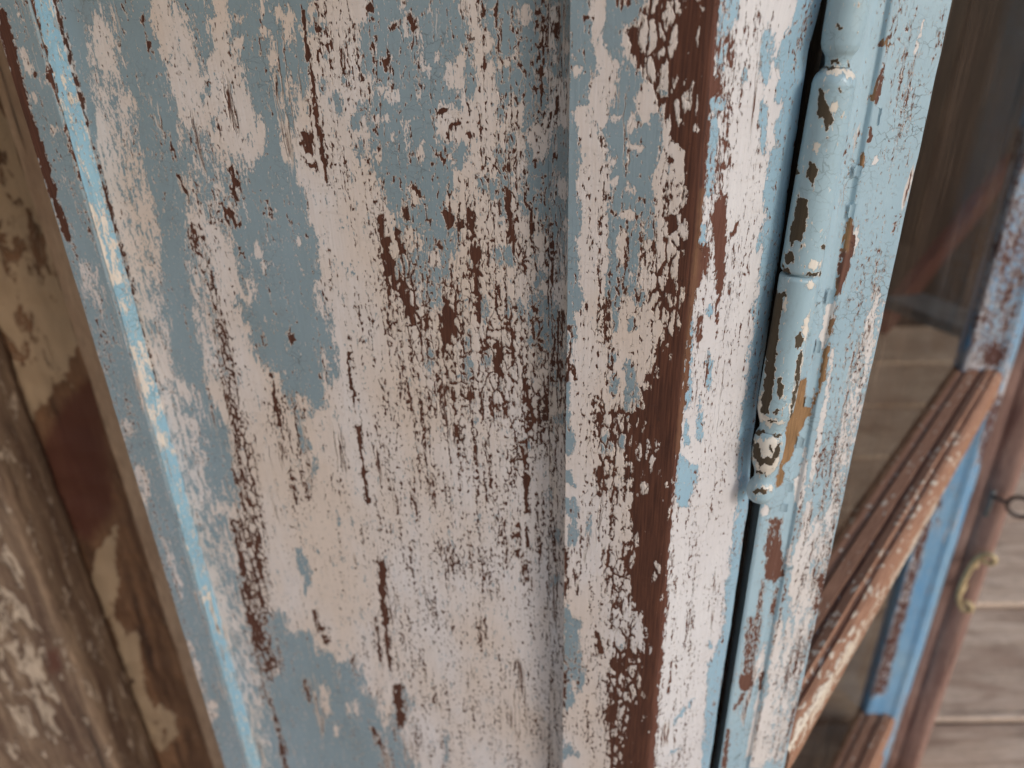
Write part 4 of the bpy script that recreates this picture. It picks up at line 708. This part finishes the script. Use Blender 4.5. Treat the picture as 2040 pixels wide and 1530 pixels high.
hinge_chip = [(1.6, 2.5, [(1629, 178), (1640, 178), (1644, 205), (1656, 222), (1658, 242), (1646, 262), (1640, 240), (1628, 228), (1630, 200)]), (1.5, 2.5, [(1612, 318), (1630, 335), (1626, 355), (1618, 370), (1606, 350)]), (1.6, 2.5, [(1590, 390), (1608, 398), (1610, 425), (1604, 450), (1600, 475), (1586, 478), (1578, 495), (1572, 462), (1582, 440)]), (1.5, 2.5, [(1562, 505), (1576, 500), (1582, 515), (1580, 525), (1564, 524)]), (1.5, 2, (1586, 320), (1588, 345), 3), (1.3, 2, (1670, 178), (1674, 182), 4), (1.2, 2, (1690, 128), (1704, 136), 4), (1.3, 2, (1660, 122), (1670, 124), 5), (1.3, 2, (1645, 133), (1660, 135), 3), (1.3, 2, (1670, 50), (1674, 56), 4), (1.2, 2, (1646, 272), (1648, 276), 3), (1.2, 2, (1638, 488), (1640, 496), 3),
   (1.5, 2.5, [(1545, 575), (1560, 590), (1550, 680), (1542, 760), (1530, 830), (1516, 820), (1524, 730), (1532, 640), (1540, 600)]), (1.4, 2.5, [(1582, 672), (1598, 660), (1600, 675), (1592, 695), (1584, 690)]), (1.4, 2.5, [(1548, 755), (1556, 750), (1560, 770), (1558, 800), (1550, 795)]), (1.4, 2.5, [(1538, 818), (1556, 816), (1548, 828), (1540, 826)]), (1.4, 2.5, [(1590, 708), (1598, 700), (1592, 760), (1578, 832), (1572, 834), (1582, 770)]), (1.3, 2, (1560, 582), (1562, 590), 4), (1.3, 2.5, [(1600, 545), (1636, 540), (1630, 552), (1610, 552)]), (1.2, 2, (1560, 530), (1572, 545), 4), (1.2, 2, (1530, 838), (1548, 842), 3),
   (1.5, 2.5, [(1500, 878), (1512, 885), (1516, 910), (1540, 912), (1545, 890), (1556, 880), (1552, 905), (1538, 925), (1515, 928), (1502, 915)]), (1.3, 2, (1532, 890), (1538, 900), 4), (1.4, 2, (1508, 938), (1516, 940), 3), (1.3, 2, (1522, 944), (1525, 946), 2.5), (1.4, 2, (1502, 860), (1520, 862), 4), (1.2, 2, (1540, 868), (1552, 866), 4), (1.5, 2, [(1500, 978), (1516, 972), (1530, 974), (1524, 984), (1504, 984)]), (1.2, 2, (1505, 850), (1500, 868), 3)]
hinge_chip = [(o[0], o[1] * 1.9) + tuple(o[2:]) for o in hinge_chip]; hinge_blue = [(o[0], o[1] * 2.2) + tuple(o[2:]) for o in hinge_blue]
def paint_hinge(px):
    return {'blue': field(px, 1, hinge_blue), 'chip': field(px, .02, hinge_chip), 'tan': np.clip(field(px, 0, [(.8, 3, (1525, 968), (1535, 972), 6), (.8, 3, (1600, 530), (1640, 528), 4), (.9, 3, (1700, 140), (1710, 150), 7)]), 0, 1)}
ax = (bot_c - top_c) / np.linalg.norm(bot_c - top_c); ea = np.cross(ax, [0, -1, 0]); ea /= np.linalg.norm(ea); eb = np.cross(ax, ea)
def lathe(name, prof, label=None, dy=2.0, seg=72):
    ys = [p[0] for p in prof]; rr = [p[1] for p in prof]
    Y = []
    for a, b in zip(ys[:-1], ys[1:]): k = max(1, int(math.ceil((b - a) / dy))); Y += list(np.linspace(a, b, k, endpoint=False))
    Y.append(ys[-1]); Y = np.array(Y); rp = np.interp(Y, ys, rr)
    if len(rp) > 8: k_ = np.convolve(np.pad(rp, 2, 'edge'), [.1, .2, .4, .2, .1], 'valid'); k_[0], k_[-1] = rp[0], rp[-1]; rp = k_
    t = np.interp(Y, lp[:, 1], ts); c = top_c[None] + (bot_c - top_c)[None] * t[:, None]; dep = project(c)[1]; rm = rp * dep / FPX * .985
    V = []; UV = []
    for i in range(len(Y)):
        for k in range(seg):
            th = 2 * math.pi * k / seg
            d = 1 + .012 * mnoise.noise(Vector((math.cos(th) * 1.3, math.sin(th) * 1.3, Y[i] * .02))) + .004 * mnoise.noise(Vector((math.cos(th) * 5, math.sin(th) * 5, Y[i] * .1)))
            V.append(c[i] + rm[i] * d * (math.cos(th) * ea + math.sin(th) * eb)); UV.append((k / seg * .05 + 40, c[i][2]))
    n = len(Y); F = [(i * seg + k, (i + 1) * seg + k, (i + 1) * seg + (k + 1) % seg, i * seg + (k + 1) % seg) for i in range(n - 1) for k in range(seg)]
    V.append(c[0]); V.append(c[-1]); UV += [(40, 0), (40, 0)]
    F = [tuple(f) for f in F] + [(n * seg, k, (k + 1) % seg) for k in range(seg)] + [(n * seg + 1, (n - 1) * seg + (k + 1) % seg, (n - 1) * seg + k) for k in range(seg)]
    V = np.array(V); return mesh_obj(name, V, F, M_hinge, hinge, UV, paint_hinge(project(V)[0]), True, label)
lathe('finial', [(-120, 2), (-116, 14), (-104, 24), (-92, 24), (-80, 17), (-66, 17), (-58, 28), (-30, 38), (0, 41), (60, 40), (88, 38), (100, 34), (110, 27), (122, 24), (133, 24)], 'upper urn shaped hinge finial cut by the top of the picture')
lathe('knuckle', [(134, 25), (142, 31), (148, 37), (158, 41), (168, 42.5), (172, 41.8), (250, 42), (400, 41), (520, 39.5), (532, 39), (538, 37.5), (540, 30)], 'longer upper hinge knuckle')
lathe('hinge_pin', [(538, 24), (546, 24)])
lathe('knuckle', [(544, 30), (546, 37), (552, 38), (700, 36.5), (790, 36), (815, 35), (828, 31), (838, 27), (846, 24.5), (854, 24)], 'shorter lower hinge knuckle')
lathe('finial', [(855, 24), (860, 27), (868, 30), (880, 31), (905, 30), (920, 27), (932, 21), (940, 18), (952, 17.5), (957, 20), (962, 24), (972, 27), (982, 27), (990, 23), (996, 16), (1000, 3)], 'lower urn finial ending in a small ball')
# hinge leaf, let into the sash and thickly painted over
hl = []
def leaf_plate(y0, y1):
    t = np.interp([y0, y1], lp[:, 1], ts); ca, cb = (top_c + (bot_c - top_c) * q for q in t)
    rows = 40; V = []; UV = []
    for i in range(rows + 1):
        q = i / rows; c = ca + (cb - ca) * q; r = .0068
        tgt = W(B0, B7, .52); 
        for j, s in enumerate(np.linspace(0, 1, 9)):
            pc = c[:2] + d75 * r * .5; pe = tgt - N75 * .0006; m = W(pc, pe, s) - N75 * (.0035 * (1 - s) ** 2 - .002 * math.sin(s * 3.14) * 0)
            V.append([m[0], m[1], c[2]]); UV.append((s * .012 + 44, c[2]))
        V.append([pe[0] + N75[0] * .003, pe[1] + N75[1] * .003, c[2]]); UV.append((44.013, c[2]))
        V.append([pc[0] + N75[0] * .006, pc[1] + N75[1] * .006, c[2]]); UV.append((44.02, c[2]))
    m_ = 11; F = [(i * m_ + j, i * m_ + (j + 1) % m_, (i + 1) * m_ + (j + 1) % m_, (i + 1) * m_ + j) for i in range(rows) for j in range(m_)]
    F.append(tuple(range(m_))[::-1]); F.append(tuple(rows * m_ + j for j in range(m_)))
    V = np.array(V); mesh_obj('leaf_plate', V, F, M_hinge, hinge, UV, {**paint_hinge(project(V)[0]), 'blue': np.ones(len(V))}, True)
leaf_plate(175, 700)

# ================================================================== left reveal: old timber out of focus
def XL(x, y, Y): p = at_y(x, y, Y); return p[0]
def zero(px): n = len(px); return {'blue': np.zeros(n), 'tan': np.zeros(n)}
jamb = thing('door_jamb', 'rough brown timber jamb with flaking filler left of the blue door leaf', 'door jamb', (-.42, .66, BOT - .03))
YS, YB, YF = .56, .66, .585
xe = lambda Y, pts: T(*pts) * Y
e_r = [(12, 60), (88, 317), (425, 1510)]
e_s = [(-22, 60), (56, 317), (385, 1510)]      # left edge of the light bead
zj = zrows(BOT - .03, TOP, H - 1.0, H + .05, .006)
def paint_jamb(px):
    bl = field(px, -1, [(.75, 10, [(-40, 200), (60, 240), (130, 480), (170, 640), (130, 760), (60, 840), (-60, 860)]), (.05, 30, [(60, 0), (150, 300), (180, 700), (120, 500), (40, 250), (0, 0)]), (1.4, 6, [(54, 735), (88, 712), (102, 745), (98, 790), (62, 796), (54, 760)]), (.5, 12, [(60, 860), (130, 800), (170, 740), (140, 760), (90, 850)]),
        (1.3, 8, [(235, 1040), (230, 1100), (238, 1180), (230, 1240), (275, 1260), (290, 1370), (300, 1400), (290, 1530), (255, 1530), (262, 1400), (240, 1300), (218, 1230), (150, 1240), (140, 1180), (110, 1150), (100, 1120), (150, 1140), (180, 1180), (190, 1100)]), (.8, 8, R_(290, 1400, 350, 1500))])
    tn = field(px, 0, [(.85, 14, [(130, 800), (190, 740), (215, 900), (230, 1010), (180, 1080), (130, 1060), (70, 950), (90, 880)])])
    return {'blue': bl, 'tan': np.clip(tn, 0, 1)}
x0 = xe(YB, [(-200, 200), (0, 985), (233, 1520)])
extrude('back_board', [(x0 - .02, YB), (xe(YB, e_r) + .05, YB), (xe(YB, e_r) + .05, YB + .03), (x0 - .02, YB + .03)], [.003, .03, .05, .03], zj, M_jamb, jamb, paint_jamb, wob=.0035)
xs0, xs1 = xe(YS, e_s), xe(YS, e_r)
extrude('stop_bead', [(xs0 + .002, YS), (xs1 + .03, YS), (xs1 + .03, YB - .001), (xs0 + .004, YB - .001), (xs0, YS + .012), (xs0, YS + .004)], [.004, .03, .03, .02, .004, .004], zj, M_strip, jamb, zero, wob=.0009)
M_front = weathered("grey_brown_grained_timber", (.13, .078, .048), (.36, .245, .16), (.09, .045, .028), paintc=(.52, .40, .30), amt=.41, psc=(60, 20), sx=300, sy=10, seed=4)
xf = xe(YF, [(0, 985), (127, 1247), (233, 1520)])
def paint_front(px): 
    return {'blue': field(px, -.2, [(.4, 14, [(0, 1150), (60, 1200), (120, 1400), (60, 1500), (-20, 1300)])]), 'tan': np.clip(field(px, 0, [(.7, 8, [(90, 1300), (118, 1290), (125, 1330), (100, 1345)])]), 0, 1)}
extrude('front_board', [(xf - .16, YF), (xf - .004, YF), (xf, YF + .004), (xf, YF + .07), (xf - .16, YF + .07)], [.003, .003, .01, .03, .03], zj, M_front, jamb, paint_front, wob=.002)
# plank partition behind the jamb, so the gap ends in timber
part = thing('plank_partition', 'dark upright plank partition seen behind the brown jamb', 'wall', (-.6, .80, BOT - .03))

# ================================================================== deck and back wall
ZD = BOT - .03
deck = bpy.data.objects.new('deck', None); deck.location = (0, 1, ZD); deck['kind'] = 'structure'; link(deck); bpy.context.view_layer.update()
ddir = azd(91.5); dn_ = azd(1.5)
bw = .295; k0 = .983
def dk(a, b, z): p = ddir * a + dn_ * b; return np.array([p[0], p[1], z])
i = 0
for r in range(-8, 11):
    b0 = k0 + r * bw; c = (b0 + bw / 2)
    zo = random.uniform(-.003, .003)
    beam('plank', dk(-3.0, c, ZD - .02 + zo), dk(6.0, c, ZD - .02 + zo), (dn_[0], dn_[1], 0), (0, 0, 1), bw / 2 - .004, .02, M_deck, deck, n=60, bevel=.25, rough=.02, seed=r + 20, paint=lambda px: {'blue': np.full(len(px), -1.), 'tan': np.zeros(len(px))})
gp = NB("packed_earth"); cc = gp.n('ShaderNodeTexCoord').outputs['Object']; pp = gp.n('ShaderNodeBsdfPrincipled'); pp.inputs['Roughness'].default_value = .95
gp.l(gp.mix(gp.noise(gp.scale(cc, 3, 3, 3), 1, 6, .6), (.16, .11, .07), (.24, .17, .12)), pp.inputs[0]); gp.l(pp.outputs[0], gp.out.inputs[0])
gr = mesh_obj('ground', [(-40, -40, ZD - .12), (40, -40, ZD - .12), (40, 40, ZD - .12), (-40, 40, ZD - .12)], [(0, 1, 2, 3)], gp.m); gr['kind'] = 'structure'
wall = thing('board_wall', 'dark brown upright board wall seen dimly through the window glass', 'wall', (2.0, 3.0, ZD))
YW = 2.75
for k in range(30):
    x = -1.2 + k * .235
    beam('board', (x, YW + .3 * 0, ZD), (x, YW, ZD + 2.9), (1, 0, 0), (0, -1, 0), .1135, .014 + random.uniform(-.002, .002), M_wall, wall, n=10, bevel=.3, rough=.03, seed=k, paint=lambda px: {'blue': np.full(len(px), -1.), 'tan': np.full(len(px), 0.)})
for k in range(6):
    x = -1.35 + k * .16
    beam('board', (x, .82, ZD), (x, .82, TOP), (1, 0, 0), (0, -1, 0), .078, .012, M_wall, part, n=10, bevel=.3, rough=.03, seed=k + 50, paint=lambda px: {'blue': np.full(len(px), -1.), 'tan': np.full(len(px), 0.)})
blocker = thing('added_sky_blocker', 'added unseen boarded canopy over the door leaf', 'blocker', (-.6, .3, H + .325))  # boards added out of view to shade the upper door leaf
for k in range(11):
    y = -.95 + k * .17
    beam('board', (-1.6, y, H + .325), (.08, y, H + .325), (0, 1, 0), (0, 0, 1), .084, .012, M_jamb, blocker, n=8, bevel=.3, rough=.03, seed=k + 70, paint=lambda px: {'blue': np.full(len(px), -1.), 'tan': np.full(len(px), 0.)})
# ledge and red strut seen through the upper pane
a = at_y(1800, 598, 1.55); b = at_y(1965, 660, 1.30)
lg = beam('ledge', a, b, (0, 0, 1), (-(b - a)[1], (b - a)[0], 0) / np.linalg.norm((b - a)[:2]), .012, .05, M_ledge, None, n=20, rough=.05, seed=3, paint=zero)
lg['label'] = 'grey timber ledge edge seen behind the upper window pane'; lg['category'] = 'ledge'
a = at_y(1760, 640, 1.75); b = at_y(2010, 330, 2.35)
rs_ = beam('strut', a, b, (0, 0, 1), (1, 0, 0), .035, .02, M_red, None, n=20, rough=.05, seed=4, paint=zero)
rs_['label'] = 'slanting red brown strut seen through the window above the grey ledge'; rs_['category'] = 'strut'
